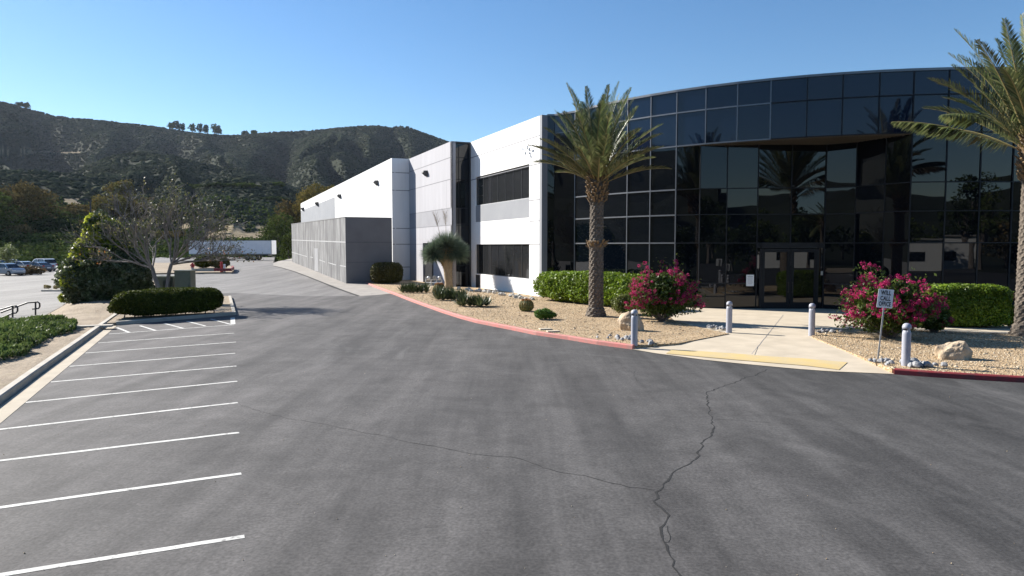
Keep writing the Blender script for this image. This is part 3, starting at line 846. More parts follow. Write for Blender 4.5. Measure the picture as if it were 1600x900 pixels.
def window(P, op, cols, rows, mat=M_GLASSW, fw=.05):
    t0, t1, z0, z1 = op; mb = MB()
    def br(a, b, c, e, k=.1): 
        q = [P(a, c, k), P(b, c, k), P(b, e, k), P(a, e, k)]; r = [P(a, c, k + .06), P(b, c, k + .06), P(b, e, k + .06), P(a, e, k + .06)]
        mb.poly(q); mb.poly(r[::-1])
        for i in range(4): j = (i + 1) % 4; mb.poly([q[i], r[i], r[j], q[j]])
    br(t0, t1, z0, z0 + fw); br(t0, t1, z1 - fw, z1); br(t0, t0 + fw, z0 + fw, z1 - fw); br(t1 - fw, t1, z0 + fw, z1 - fw)
    for i, c in enumerate(cols): br(c - fw / 2, c + fw / 2, z0 + fw, z1 - fw, .102)
    for (a, b, z) in rows: br(a, b, z - fw / 2, z + fw / 2, .098)
    f = mb.build('window', M_WINF if mat is M_GLASSW else M_MULD, bld)
    panel('pane', P, t0 + .01, t1 - .01, z0 + .01, z1 - .01, .13, mat, f, .01)
    return f

def op_px(p0, p1, c0, c1):     # opening from two opposite corners in the picture
    a = on_line(*c0, p0, p1); b = on_line(*c1, p0, p1)
    return (min(a[0], b[0]), max(a[0], b[0]), min(a[1], b[1]), max(a[1], b[1]))
# white wall A-B
up = op_px(A, B, (827, 256), (743.5, 321.3)); lo = op_px(A, B, (827, 381.2), (743.5, 427.5))
w, P, n, d = facade('wall', A, B, -.1, H, [up, lo], M_WHITE)
L = (B - A).length
joints(P, L, LV[:1] + [8.9], ()); 
for z in (6.55, 5.15, 3.6): panel('wall_joint', P, .01, up[0] - .02, z - .03, z + .03, -.004, M_JOINT, bld, .006)
step = (up[1] - up[0]) / 7
window(P, up, [up[0] + step * i for i in range(1, 7)], [(up[1] - step, up[1] - .05, up[2] + (up[3] - up[2]) * .33), (up[1] - step, up[1] - .05, up[2] + (up[3] - up[2]) * .66)])
window(P, lo, [lo[0] + step * i for i in range(1, 7)], [])
bd = op_px(A, B, (827, 312.5), (743.5, 348))
panel('painted_band', P, up[0], up[1], bd[2] + .05, up[2] - .02, -.006, M_MGREY, bld, .006)
tp = op_px(A, B, (743.5, 429), (750, 452)); panel('vent_panel', P, tp[0], tp[1], tp[2], tp[3], -.006, M_WINF, bld, .006)
# end fin of the white wall, its shade put into the grey colour
MB().bar(A + Vector((0, 0, -.1)) - n_ * .2, A + Vector((0, 0, H + .002)) - n_ * .2, .36, .41, up=n_).build('corner_fin', M_MGREY, bld)
# glass return B-C
w, P, n, d = facade('return_wall', B, Cc, -.1, H, [(.12, (Cc - B).length - .12, .1, H - .12)], M_WINF, .3)
op = (.12, (Cc - B).length - .12, .1, H - .12)
window(P, op, [op[0] + .9], [(op[0], op[1], z) for z in LV] + [(op[0], op[1], 1.9)], M_GLASS)
# wall C-D, light grey
dr = op_px(Cc, D, (677, 379.5), (661, 436)); dr = (dr[0], dr[1], .12, dr[3])
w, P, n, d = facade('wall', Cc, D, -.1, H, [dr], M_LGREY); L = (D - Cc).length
joints(P, L, [LV[0], LV[1], LV[2], LV[3]], (1.4,), 6.62, 8.93)
panel('painted_band', P, .02, L - .02, 5.22, 6.58, -.003, M_MGREY if False else M('band_grey_mat', (.29, .29, .315), None, .6, .75, kind='World'), bld, .003)
for seg in ((.02, dr[0] - .05), (dr[1] + .05, L - .02)): panel('wall_joint', P, seg[0], seg[1], 3.63, 3.67, -.004, M_JOINT, bld, .006)
panel('service_door', P, dr[0] + .01, dr[1] - .01, dr[2], dr[3] - .01, .15, M_WINF, bld, .04)
# return D-E
w, P, n, d = facade('return_wall', D, E, -.1, H, [], M_WHITE); joints(P, (E - D).length, [LV[0] - .1, 8.9, 5.2, 3.65, 1.4])
# long wall E-F
w, P, n, d = facade('wall', E, Fp, -.1, H, [], M_WHITE); L = (Fp - E).length
g = op_px(E, Fp, (523, 305.5), (470.3, 345)); panel('painted_panel', P, g[0], L - .05, g[2] - 2, g[3] - .2, -.02, M_MGREY, bld, .02)
panel('wall_joint', P, g[0], L - .05, 7.2, 7.26, -.026, M_JOINT, bld, .006)
joints(P, g[0] - .1, [8.95], ())
# curved curtain wall -------------------------------------------------
c3 = [V2(G(899, 174.7, H)), V2(G(1151, 130, H)), V2(G(1440, 108.6, H))]
def circ(a, b, c):
    ax, ay, bx, by, cx, cy = a.x, a.y, b.x, b.y, c.x, c.y
    dd = 2 * (ax * (by - cy) + bx * (cy - ay) + cx * (ay - by))
    X = ((ax**2 + ay**2) * (by - cy) + (bx**2 + by**2) * (cy - ay) + (cx**2 + cy**2) * (ay - by)) / dd
    Y = ((ax**2 + ay**2) * (cx - bx) + (bx**2 + by**2) * (ax - cx) + (cx**2 + cy**2) * (bx - ax)) / dd
    return Vector((X, Y, 0)), math.hypot(ax - X, ay - Y)
O, RR = circ(*c3)
def arc_pt(px, z=9.0):
    dd = ray(px, 250); k = math.hypot(dd[0], dd[1]); dx, dy = dd[0] / k, dd[1] / k
    bq = -(dx * O.x + dy * O.y); cq = O.x**2 + O.y**2 - RR**2; t = -bq - math.sqrt(max(0, bq * bq - cq))
    return Vector((dx * t, dy * t, 0))
apx = [899, 937, 981, 1017, 1057, 1102, 1151, 1202.5, 1259, 1314, 1371, 1424]
AP = [arc_pt(p) for p in apx]
ang = [math.atan2(p.y - O.y, p.x - O.x) for p in AP]; da = (ang[-1] - ang[-4]) / 3
for i in range(1, 9): a = ang[-1] + da * i if False else ang[-1] + abs(da) * i; AP.append(Vector((O.x + RR * math.cos(a), O.y + RR * math.sin(a), 0)))
p1 = V2(G(866, 180, H))
pA = A + Vector((.42, .02, 0))
AP = [pA, p1] + AP
rec0 = AP.index(min(AP, key=lambda p: abs(proj((p.x, p.y, 5))[0] - 1057))); rec1 = AP.index(min(AP, key=lambda p: abs(proj((p.x, p.y, 5))[0] - 1424)))
ZL = [0.1, 3.65, 5.2, 6.6, 8.98, 10.8, H - .06]
def tilt(k=.0015): return Vector((random.gauss(0, k), random.gauss(0, k), 0))
def pane(name, a, b, z0, z1, mat, off=.0, jit=.006):
    d = (b - a).normalized(); n = Vector((d.y, -d.x, 0))    # outward (a left of b as seen)
    j = [random.gauss(0, jit) for _ in range(3)]
    q = [a + n * (off + j[0]) + Vector((0, 0, z0)), b + n * (off + j[1]) + Vector((0, 0, z0)), b + n * (off + j[1] + j[2]) + Vector((0, 0, z1)), a + n * (off + j[0] + j[2]) + Vector((0, 0, z1))]
    r = [p - n * .03 for p in q]; mb = MB(); mb.poly(q); mb.poly(r[::-1])
    for i in range(4): k = (i + 1) % 4; mb.poly([q[i], r[i], r[k], q[k]])
    return mb.build(name, mat, bld)
def gridline(name, pts, z, w, h, mat, off=.02, par=None):
    mb = MB()
    for a, b in zip(pts[:-1], pts[1:]):
        d = (b - a).normalized(); n = Vector((d.y, -d.x, 0)); e = Vector((0, 0, z))
        mb.bar(a + n * off + e, b + n * off + e, w, h)
    return mb.build(name, mat, par or bld)
nA = len(AP)
for i in range(nA - 1):
    a, b = AP[i], AP[i + 1]; inrec = rec0 <= i < rec1
    for k in range(len(ZL) - 1):
        if inrec and ZL[k] < 8.9: continue
        top = ZL[k] > 8.9
        pane('spandrel_panel' if top else 'glass_panel', a, b, ZL[k], ZL[k + 1], M_GLASSB if top else M_GLASS)
for i in range(2, nA):
    lowz = 8.95 if rec0 < i < rec1 else 0.1
    p = AP[i]; mat = M_MULL if i <= rec0 + 3 else M_MULD
    d = (AP[min(nA - 1, i + 1)] - AP[i - 1]).normalized(); n = Vector((d.y, -d.x, 0))
    MB().bar(p + n * .03 + Vector((0, 0, lowz)), p + n * .03 + Vector((0, 0, H - .02)), .055, .05, up=n).build('mullion', mat, bld)
for z in ZL[1:-1]:
    if z > 8.9:
        gridline('transom', AP[1:rec0 + 4], z, .05, .07, M_MULL, .035); gridline('transom', AP[rec0 + 3:], z, .05, .05, M_MULD, .03)
    else:
        gridline('transom', AP[2:rec0 + 1], z, .05, .075, M_MULL, .035); gridline('transom', AP[rec1:], z, .05, .05, M_MULD, .03)
gridline('coping', AP, H, .16, .12, M_MULL, .0)
# recessed entrance
rp = [AP[rec0]]
for px_, Y_r in ((1092, 38.6), (1134, 38.4), (1182, 38.15), (1234, 38.1), (1287, 38.1), (1334, 37.2), (1379, 35.7)):
    p = PY(px_, 400, Y_r); rp.append(Vector((p.x, Y_r, 0)))
rp.append(AP[rec1])
RZ = [0.1, 1.45, 3.65, 5.2, 6.6, 8.96]
door_span = (3, 5)
for i in range(len(rp) - 1):
    for k in range(len(RZ) - 1):
        if door_span[0] <= i < door_span[1] and k < 2: continue
        pane('glass_panel', rp[i], rp[i + 1], RZ[k], RZ[k + 1], M_GLASS, 0, .01)
for p in rp[1:-1]:
    MB().bar(p + Vector((0, -.03, .1)), p + Vector((0, -.03, 8.95)), .05, .05, up=(0, 1, 0)).build('mullion', M_MULD, bld)
for z in RZ[1:-1]:
    if z < 2:
        gridline('transom', rp[:door_span[0] + 1], z, .05, .06, M_MULD, .03); gridline('transom', rp[door_span[1]:], z, .05, .06, M_MULD, .03)
    else: gridline('transom', rp, z, .05, .05, M_MULD, .03)
# soffit
arcS = AP[rec0:rec1 + 1]
sof = MB(); sof.prism([xy(p) for p in arcS] + [xy(p) for p in reversed(rp[1:-1])], 8.93, 8.96); sof.build('soffit', M_SOFF, bld)
sl = MB()
for i in range(90):
    x = AP[rec0].x + (AP[rec1].x - AP[rec0].x) * (i + .5) / 90
    def yat(pts):
        for a, b in zip(pts[:-1], pts[1:]):
            if a.x <= x <= b.x: return a.y + (b.y - a.y) * (x - a.x) / (b.x - a.x)
        return pts[-1].y
    y0, y1 = yat(arcS) + .06, yat(rp) - .06
    if y1 - y0 > .15: sl.box((x, (y0 + y1) / 2, 8.905), (.025, y1 - y0, .045))
sl.build('soffit_slats', M_SOFF, bld)
# doors between the third and fifth recess posts
dA, dB = rp[3], rp[5]
for s, (xa, xb) in enumerate(((dA.x + .25, (dA.x + dB.x) / 2 - .02), ((dA.x + dB.x) / 2 + .02, dB.x - .35))):
    Yd = 38.06; mb = MB(); z0, z1 = .1, 3.35
    for (x0, x1, a, b) in ((xa, xa + .17, z0, z1), (xb - .17, xb, z0, z1), (xa + .17, xb - .17, z0, z0 + .34), (xa + .17, xb - .17, z1 - .2, z1)):
        mb.box(((x0 + x1) / 2, Yd, (a + b) / 2), (x1 - x0, .06, b - a))
    dr_ = mb.build('entrance_door', M('door_frame_mat', (.01, .012, .016), None, 4, .5, spec=.2), bld)
    MB().box(((xa + xb) / 2, Yd + .01, (z0 + z1) / 2), (xb - xa - .3, .015, z1 - z0 - .4)).build('door_glass', M_GLASS, dr_)
    hx = xb - .09 if s == 0 else xa + .09
    MB().tube([(hx, Yd - .09, .95), (hx, Yd - .09, 1.55)], .018, 8).box((hx, Yd - .06, 1.0), (.03, .06, .03)).box((hx, Yd - .06, 1.5), (.03, .06, .03)).build('handle', M_BLACK, dr_)
fr = MB()
for x in (dA.x + .2, dB.x - .3): fr.box((x, 38.09, 1.87), (.07, .08, 3.55))
fr.box(((dA.x + dB.x) / 2, 38.09, 3.5), (dB.x - dA.x, .08, .24))
fr.build('door_surround', M_MULD, bld)
pane('side_glass', Vector((dA.x, 38.12, 0)), Vector((dA.x + .2, 38.12, 0)), .1, 3.4, M_GLASS); pane('side_glass', Vector((dB.x - .3, 38.12, 0)), Vector((dB.x, 38.12, 0)), .1, 3.4, M_GLASS)
MB().box((dB.x - .12, 38.02, 2.02), (.1, .04, .22)).build('entry_keypad', M_STEEL, bld)
pane('transom_glass', Vector((dA.x, 38.13, 0)), Vector((dB.x, 38.13, 0)), 3.38, 3.65, M_GLASS)
# plinth below the glass, roof, rear walls
gridline('plinth', AP[:rec0 + 1], .03, .1, .18, M_CONC2, .0); gridline('plinth', rp, .03, .1, .18, M_MULD, .0); gridline('plinth', AP[rec1:], .03, .1, .18, M_CONC2, .0)
E2 = AP[-1]
foot = [xy(p) for p in AP] + [(60, 60), (40, 175), xy(Fp), xy(E), xy(D), xy(Cc), xy(B), xy(A)]
foot_in = [(x + .35, y + .35) for x, y in foot]
MB().prism(foot_in, H - .7, H - .5).build('roof', M_ROOF, bld)
rear = [E2, Vector((60, 60, 0)), Vector((40, 175, 0)), Fp]
mb = MB()
for a, b in zip(rear[:-1], rear[1:]): mb.bar(a + Vector((0, 0, H / 2)), b + Vector((0, 0, H / 2)), .3, H)
mb.build('rear_wall', M_WHITE, bld)

# low weathered enclosure in front of the long wall
e0 = V2(Gm(541, 443)); eu = (Fp - E).normalized(); en = Vector((-eu.y, eu.x, 0))
e1 = e0 + eu * solve_px(e0, eu, 456, 3, hi=120); e2 = e0 - en * 4.25
t_near = PY(541, 339.5, e0.y).z; t_far = PY(456, 350.5, e1.y).z
dock = wthing('dock_enclosure', 'low grey streaked concrete enclosure wall built against the long white wall', 'enclosure wall', tuple(e0))
def zt_(x, y): k = min(1, max(0, (y - e0.y) / (e1.y - e0.y))); return t_near + (t_far - t_near) * k
pl = [xy(e0), xy(e1), xy(e1 - en * .3), xy(e0 - en * .3 + eu * .3)]
mb = MB().prism(pl, lambda x, y: gz(y) - .2, zt_)
mb.build('long_wall', M_GRIM, dock)
MB().prism([xy(e0 + eu * .003 - en * .004), xy(e0 + eu * .3 - en * .304), xy(e2 + eu * .3), xy(e2)], -.1, t_near - .003).build('end_wall', M_GRIMD, dock)
MB().prism([xy(e1), xy(e1 - en * 4), xy(e1 - en * 4 - eu * .3), xy(e1 - eu * .3)], .5, t_far - .004).build('rear_wall', M_GRIM, dock)
LL = (e1 - e0).length; Pd = lambda t, z, k=0: tuple(e0 + eu * t - en * k + Vector((0, 0, z)))
M_BAND = M('pale_joint_mat', (.42, .42, .42), (.28, .28, .28), 1.5, .85, kind='World')
zj = on_line(540, 378.4, e0, e1)[1]; zj1 = on_line(457, 374.8, e0, e1)[1]
def slant(name, t0, z0, t1, z1, h, mat, proud=.012):
    mb = MB(); a = [Pd(t0, z0 - h, -proud), Pd(t1, z1 - h, -proud), Pd(t1, z1 + h, -proud), Pd(t0, z0 + h, -proud)]; b = [Pd(t0, z0 - h, .0), Pd(t1, z1 - h, .0), Pd(t1, z1 + h, .0), Pd(t0, z0 + h, .0)]
    mb.poly(a)
    for i in range(4): j = (i + 1) % 4; mb.poly([a[i], b[i], b[j], a[j]])
    return mb.build(name, mat, dock)
slant('joint_band', 0.02, zj, LL, zj1, .05, M_BAND)
for (xa, ya, xb, yb_) in ((456, 394, 480, 401), (485, 401.5, 489, 402.5), (499, 406, 508, 409.5), (513, 410.5, 525, 414), (531, 415, 540.5, 416.5)):
    a = on_line(xa, ya, e0, e1); b = on_line(xb, yb_, e0, e1); slant('joint_band', a[0], a[1], b[0], b[1], .04, M_BAND)
a = on_line(491.5, 388, e0, e1); b = on_line(497.5, 424.5, e0, e1)
dd_ = MB(); t0, t1 = sorted((a[0], b[0])); zb = gz(e0.y + eu.y * t0) + .1
mb = MB().poly([Pd(t0, zb, -.02), Pd(t1, zb, -.02), Pd(t1, a[1], -.02), Pd(t0, a[1], -.02)]); 
mb.poly([Pd(t0, a[1], -.02), Pd(t1, a[1], -.02), Pd(t1, a[1], 0), Pd(t0, a[1], 0)]); mb.poly([Pd(t0, zb, -.02), Pd(t0, a[1], -.02), Pd(t0, a[1], 0), Pd(t0, zb, 0)])
mb.build('steel_door', M('dock_door_mat', (.3, .3, .31), None, 2, .6), dock)
slant('coping', 0.0, t_near + .03, LL, t_far + .03, .04, M('dock_cap_mat', (.2, .2, .2), None, 2, .8), .03)
MB().bar(e0 + Vector((0, 0, t_near + .01)) + eu * .15, e2 + eu * .15 + Vector((0, 0, t_near + .01)), .36, .06).build('coping', M('dock_cap_mat', (.2, .2, .2)), dock)
dz_ = zj
mb = MB(); q0_, q1_ = e0 - en * .02 - eu * .012, e2 - eu * .012
mb.bar(q0_ + Vector((0, 0, dz_)), q1_ + Vector((0, 0, dz_)), .012, .04).bar(q0_ + Vector((0, 0, 2.0)), q1_ + Vector((0, 0, 2.0)), .012, .03); mb.build('wall_joint', M('joint_dark_mat', (.07, .07, .08)), dock)
# a scupper on the roof of the far end
# wall lights
def wall_light(px, py, p0, p1, lab, s=.55):
    t, z = on_line(px, py, p0, p1); d = (p1 - p0).normalized(); n = Vector((-d.y, d.x, 0)); c = p0 + d * t
    o = thing('wall_light', lab, 'wall light', (c.x, c.y, z), 'shielded wall lights high on the side walls', rz=math.atan2(d.y, d.x))
    # local: x along wall, +y outward
    mb = MB(); a = s / 2
    for x in (-a, a): mb.v += [(x, 0, -a), (x, 0, a), (x, s * .75, a * .9), (x, s * .85, a * .2), (x, s * .2, -a)]
    mb.f += [(0, 1, 2, 3, 4), (9, 8, 7, 6, 5)] + [(i, (i + 1) % 5, 5 + (i + 1) % 5, 5 + i) for i in range(5)]
    mb.build('housing', M('wall_light_mat', (.07, .07, .07), None, 4, .5), o)
    MB().box((0, s * .5, -a * .25), (s * .7, s * .3, .03), rx=.6).build('lens', M_HEAD, o)
wall_light(667, 271, Cc, D, 'shielded wall light on the light grey wall above the spiky yucca', .5)
wall_light(590.5, 286, E, Fp, 'dark wall light on the white wall nearest its front corner', .55)
wall_light(532.5, 307, E, Fp, 'dark wall light on the white wall just before its grey panel', .6)
wall_light(497.5, 319, E, Fp, 'nearer of the two wall lights on the grey painted panel', .7)
wall_light(475, 327, E, Fp, 'farther of the two wall lights on the grey painted panel at the wall end', .7)

# security cameras on the white wall
t, z = on_line(827, 233, A, B); c = A + u * t
o = thing('security_camera', 'cluster of white security cameras on arms high on the white wall', 'camera', (c.x, c.y, z), rz=math.atan2(u.y, u.x)); o.scale = (.62, .62, .62)
MB().box((0, .05, 0), (.22, .1, .3)).tube([(0, .1, 0), (.1, .35, -.05), (.5, .45, -.1)], .03, 6).tube([(0, .1, 0), (-.3, .35, .05)], .03, 6).tube([(.1, .3, 0), (.1, .4, -.35)], .03, 6).build('bracket', M_SIGNW, o)
MB().tube([(.35, .42, -.1), (.75, .55, .12)], [.09, .11], 10).build('camera_body', M_SIGNW, o)
MB().tube([(-.25, .35, .02), (-.6, .5, .18)], [.07, .09], 10).build('camera_body', M_SIGNW, o)
MB().lathe((.1, .4, -.55), [(.02, -.08), (.09, -.03), (.12, .06), (.11, .2), (.03, .22)], 12).build('camera_dome', M_SIGNW, o)
MB().lathe((-.05, .12, .4), [(.02, -.05), (.08, 0), (.08, .08), (.02, .1)], 10).build('sensor', M_BLACK, o)

# ------------------------------------------------------------------ palms
def frond(L, rise, droop, leaf, seed, dry=False, twist=0.0):
    """frond along +x from the origin, rising at angle rise and bending down by droop"""
    r = np.random.default_rng(seed); n = 16
    pts = []; x = z = 0.0; a = rise
    for i in range(n + 1):
        pts.append((x, 0, z)); a -= droop / n * (.35 + 1.3 * i / n); x += L / n * math.cos(a); z += L / n * math.sin(a)
    pts = np.array(pts); side = r.normal(0, .04 * L); pts[:, 1] = side * np.linspace(0, 1, n + 1) ** 2
    tan = np.gradient(pts, axis=0); tan = unit(tan)
    m = int(11.5 * L); parts = []
    t = np.linspace(.16, .995, m)
    for s in (-1, 1):
        idx = t * n; i0 = np.minimum(n - 1, idx.astype(int)); f = (idx - i0)[:, None]
        P = pts[i0] * (1 - f) + pts[i0 + 1] * f; T = unit(tan[i0] * (1 - f) + tan[i0 + 1] * f)
        up = unit(np.cross(np.tile([0, 1, 0], (m, 1)), T) * -1.0)
        sd = np.cross(T, up) * s
        fold = .55 + twist + r.normal(0, .12, m)
        sweep = .75 + .5 * t + r.normal(0, .07, m)
        D = unit(sd * np.cos(fold)[:, None] * 1.0 + up * np.sin(fold)[:, None] * (.9 if not dry else -.5) + T * sweep[:, None])
        ll = leaf * np.sin(PI * np.clip(t * .86 + .12, 0, 1)) ** .6 * r.uniform(.85, 1.1, m)
        W = .019 + .012 * r.random(m)
        mid = P + D * (ll * .5)[:, None]; tip = P + D * ll[:, None] + np.array([0, 0, -1]) * (ll * (.16 if not dry else .55))[:, None]
        wv = unit(np.cross(D, up)) * W[:, None]
        V = np.stack([P - wv * .4, P + wv * .4, mid + wv, tip, mid - wv], 1).reshape(-1, 3)
        Fq = np.arange(5 * m).reshape(m, 5); parts.append((V, Fq))
    V, Fq = cat(parts)
    # rachis as a thin four-sided strip set (kept as five-cornered faces for one mesh)
    rv = []; rf = []; o = 0
    for i in range(n + 1):
        w = .035 * (1 - i / n) ** .8 + .006
        for y, zz in ((-w, 0), (0, w * .7), (w, 0), (0, -w * .6)): rv.append((pts[i, 0], pts[i, 1] + y, pts[i, 2] + zz))
    for i in range(n):
        for k in range(4):
            a = o + i * 4 + k; b = o + i * 4 + (k + 1) % 4; rf.append((a, b, b + 4, a + 4, a))
    return V, Fq, np.array(rv), [f[:4] for f in rf]

def palm(base, h, trunk_r, nf, L, name_label, seed, lean=(0, 0), drycount=8, top_r=None, el=(86, -6), short=.9, ring=.5, fseed=0):
    o = thing('palm_tree', name_label, 'palm tree', tuple(base), rz=0)
    rr = random.Random(seed)
    # trunk with diamond leaf scars
    n, rows = 22, int(h / .075); mb = MB(); prof = lambda t: trunk_r * (1.12 - .2 * t) if t < .06 else (trunk_r * (.96 - .14 * (t - .06)))
    for i in range(rows + 1):
        t = i / rows; z = h * t
        rd = prof(t); 
        if t > .76: rd *= 1 + .32 * math.sin(PI * min(1, (t - .76) / .3))
        rd *= 1 + .28 * math.exp(-((t - ring) / .018) ** 2)
        if t < .05: rd *= 1 + .25 * (1 - t / .05)
        for k in range(n):
            a = 2 * PI * k / n; sc = .5 + .5 * math.cos(n / 2 * a + (i % 4) * PI / 2 * 2)
            bmp = 1 + (.13 if t < .76 else .22) * ((((k + (i // 2)) % 2)) * (1 if i % 2 else .45)) + rr.uniform(-.02, .02)
            mb.v.append((rd * bmp * math.cos(a) + lean[0] * t * t, rd * bmp * math.sin(a) + lean[1] * t * t, z))
    for i in range(rows):
        for k in range(n):
            a = i * n + k; b = i * n + (k + 1) % n; mb.f.append((a, b, b + n, a + n))
    mb.build('trunk', M('palm_trunk_mat', (.2, .165, .13), (.06, .048, .038), 11, .95, .8, 22, .03), o)
    # cut leaf bases (boots) round the crown base
    bt = MB(); b2 = MB()
    for i in range(150):
        a = i * 2.39996; z = h * (.77 + .22 * i / 150); rd = trunk_r * (1.0 + .2 * math.sin(PI * i / 150))
        if i % 6 == 0: z = h * (ring + rr.uniform(-.025, .01))
        p = Vector((rd * math.cos(a) + lean[0], rd * math.sin(a) + lean[1], z)); q = p + Vector((math.cos(a) * rr.uniform(.08, .2), math.sin(a) * rr.uniform(.08, .2), rr.uniform(.1, .22)))
        (b2 if i % 6 == 0 else bt).bar(p, q, .09, .045)
    bt.build('leaf_bases', M('boot_mat', (.3, .2, .1), (.12, .08, .045), 9, .9), o)
    b2.build('dead_leaf_ring', M('boot_mat', (.3, .2, .1)), o)
    top = Vector((lean[0], lean[1], h))
    for i in range(nf):
        k = (i + .5) / nf; az = i * 2.39996 + rr.uniform(-.2, .2)
        rise = R(el[0] + (el[1] - el[0]) * k ** .8) + rr.uniform(-.12, .12); dr = R(10 + 20 * k) + rr.uniform(-.08, .16)
        dry = i >= nf - drycount
        if dry: rise = R(el[1]) + R(rr.uniform(-8, 8)); dr = R(rr.uniform(22, 46))
        LL = L * rr.uniform(.86, 1.06) * (1 + (short - 1) * k) * (.86 if k < .06 else 1)
        V, Fq, rv, rf = frond(LL, rise, dr, max(.5, L * .15), seed * 1000 + i + fseed, dry and rr.random() < .6, rr.uniform(-.2, .25))
        ca, sa = math.cos(az), math.sin(az)
        def rot(A):
            return np.stack([A[:, 0] * ca - A[:, 1] * sa + top.x + ca * trunk_r * .6, A[:, 0] * sa + A[:, 1] * ca + top.y + sa * trunk_r * .6, A[:, 2] + top.z - .25 - .5 * k], 1)
        fo = npmesh('frond', rot(V), Fq, L_PALMD if (dry and rr.random() < .6) else L_PALM, o)
        mb = MB(); mb.v = [tuple(v) for v in rot(rv)]; mb.f = rf
        mb.build('leaf_stalk', M('stalk_mat', (.3, .24, .1), (.2, .17, .07), 4, .5), fo)
    return o
pb = G(931, 494, BZ)
palm(pb, 7.0, .345, 50, 4.5, 'date palm with full upright crown growing from the gravel beside the bright green hedge', 11, (.02, 0), 0, el=(89, 27), short=.68, ring=.49)
pb2 = G(1601, 524, BZ)
palm(pb2, 7.5, .34, 50, 4.85, 'tall date palm with drooping dry fronds standing by the right hedge', 24, (.05, 0), 9, el=(88, 32), short=.94, ring=.86)

# ------------------------------------------------------------------ shrubs and hedges
def box_shell(n, c, size, r, rz=0, pw=4.0, top_jit=.06, waves=.06):
    """points through the skin of a rounded clipped block"""
    d = unit(r.normal(size=(n, 3)) * np.array([1, 1, 1.0])); k = (np.abs(d) ** pw).sum(1) ** (-1 / pw)
    s = d * k[:, None]; s *= r.uniform(.86, 1.02, n)[:, None]
    P = s * np.asarray(size) / 2
    w = fbm(P[:, 0] * 1.6 + 5, P[:, 2] * 1.3 + P[:, 1] * 1.4, 3) * waves * 2
    P = P * (1 + w[:, None])
    co, si = math.cos(rz), math.sin(rz)
    Q = np.stack([P[:, 0] * co - P[:, 1] * si, P[:, 0] * si + P[:, 1] * co, P[:, 2]], 1) + np.asarray(c)
    D = np.stack([d[:, 0] * co - d[:, 1] * si, d[:, 0] * si + d[:, 1] * co, d[:, 2]], 1)
    return Q, D
def stems(parent, base_pts, tops, rad, mat, n=6):
    mb = MB()
    for b, t in zip(base_pts, tops):
        b, t = Vector(b), Vector(t); m = b.lerp(t, .5) + Vector((random.uniform(-.1, .1), random.uniform(-.1, .1), 0))
        mb.tube([b, m, t], [rad, rad * .8, rad * .45], n)
    return mb.build('stem', mat, parent)
def hedge(name, label, c, size, rz, mat, leaf, n, seed, pw=4.5, gap=.12, waves=.07, cat_='hedge', trim=0):
    r = np.random.default_rng(seed); o = thing(name, label, cat_, tuple(c), rz=rz)
    a, b, h = size
    P, Dn = box_shell(n, (0, 0, gap + (h - gap) / 2), (a, b, h - gap), r, 0, pw, waves=waves)
    V, Fq = leaves(P, leaf, 1.6, nrm=Dn, r=r); npmesh('foliage', V, Fq, mat, o)
    # inner mass of twigs and old leaves
    P2, D2 = box_shell(n // 5, (0, 0, gap + (h - gap) / 2), (a * .84, b * .78, (h - gap) * .86), r, 0, pw, waves=waves)
    V, Fq = leaves(P2, leaf * 2.6, 1.4, nrm=D2, r=r); npmesh('inner_twigs', V, Fq, mat, o)
    k = max(3, int(a / .5))
    stems(o, [(-a / 2 * .8 + a * .8 * i / (k - 1), r.uniform(-.2, .2) * b, -.05) for i in range(k)], [(-a / 2 * .8 + a * .8 * i / (k - 1) + r.uniform(-.15, .15), r.uniform(-.2, .2) * b, h * .6) for i in range(k)], .03, M_BARK)
    return o
hl, hr = G(832, 469, BZ), G(993, 485, BZ); hd = (hr - hl); hn = Vector((-hd.y, hd.x, 0)).normalized()
hc = (hl + hr) / 2 + hn * 1.0
hedge('hedge', 'bright green clipped hedge along the gravel behind the left palm', hc, (hd.length + .5, 2.1, 1.85), math.atan2(hd.y, hd.x), L_HEDGE, .085, 26000, 31, 4.0, .1)
a_, b_ = G(1470, 511, BZ), G(1590, 514, BZ); c_ = (a_ + b_) / 2 + Vector((0, .9, 0))
hedge('hedge', 'square topped green hedge between the right flowering shrub and the right palm', c_, ((b_ - a_).length + .2, 1.5, 1.72), math.atan2(b_.y - a_.y, b_.x - a_.x), L_HEDGE, .075, 22000, 32, 7, .05, .03)
cb = G(602, 443.5, BZ)
hedge('clipped_bush', 'lone dark olive clipped bush before the dark end wall of the enclosure', (cb.x, cb.y + .8, BZ), (2.75, 2.1, 1.85), .2, L_OLIVE, .1, 9000, 33, 4, .05, .05, 'bush')
a_, b_ = G(192, 499.5, .12), G(345, 491, .12); dd = b_ - a_; nn = Vector((-dd.y, dd.x, 0)).normalized(); c_ = (a_ + b_) / 2 + nn * .85
hedge('hedge', 'low dark rounded hedge filling the kerbed island behind the parking hatching', c_, (dd.length + .75, 1.85, 1.3), math.atan2(dd.y, dd.x), L_DARK, .07, 34000, 34, 3.4, .1, .08)

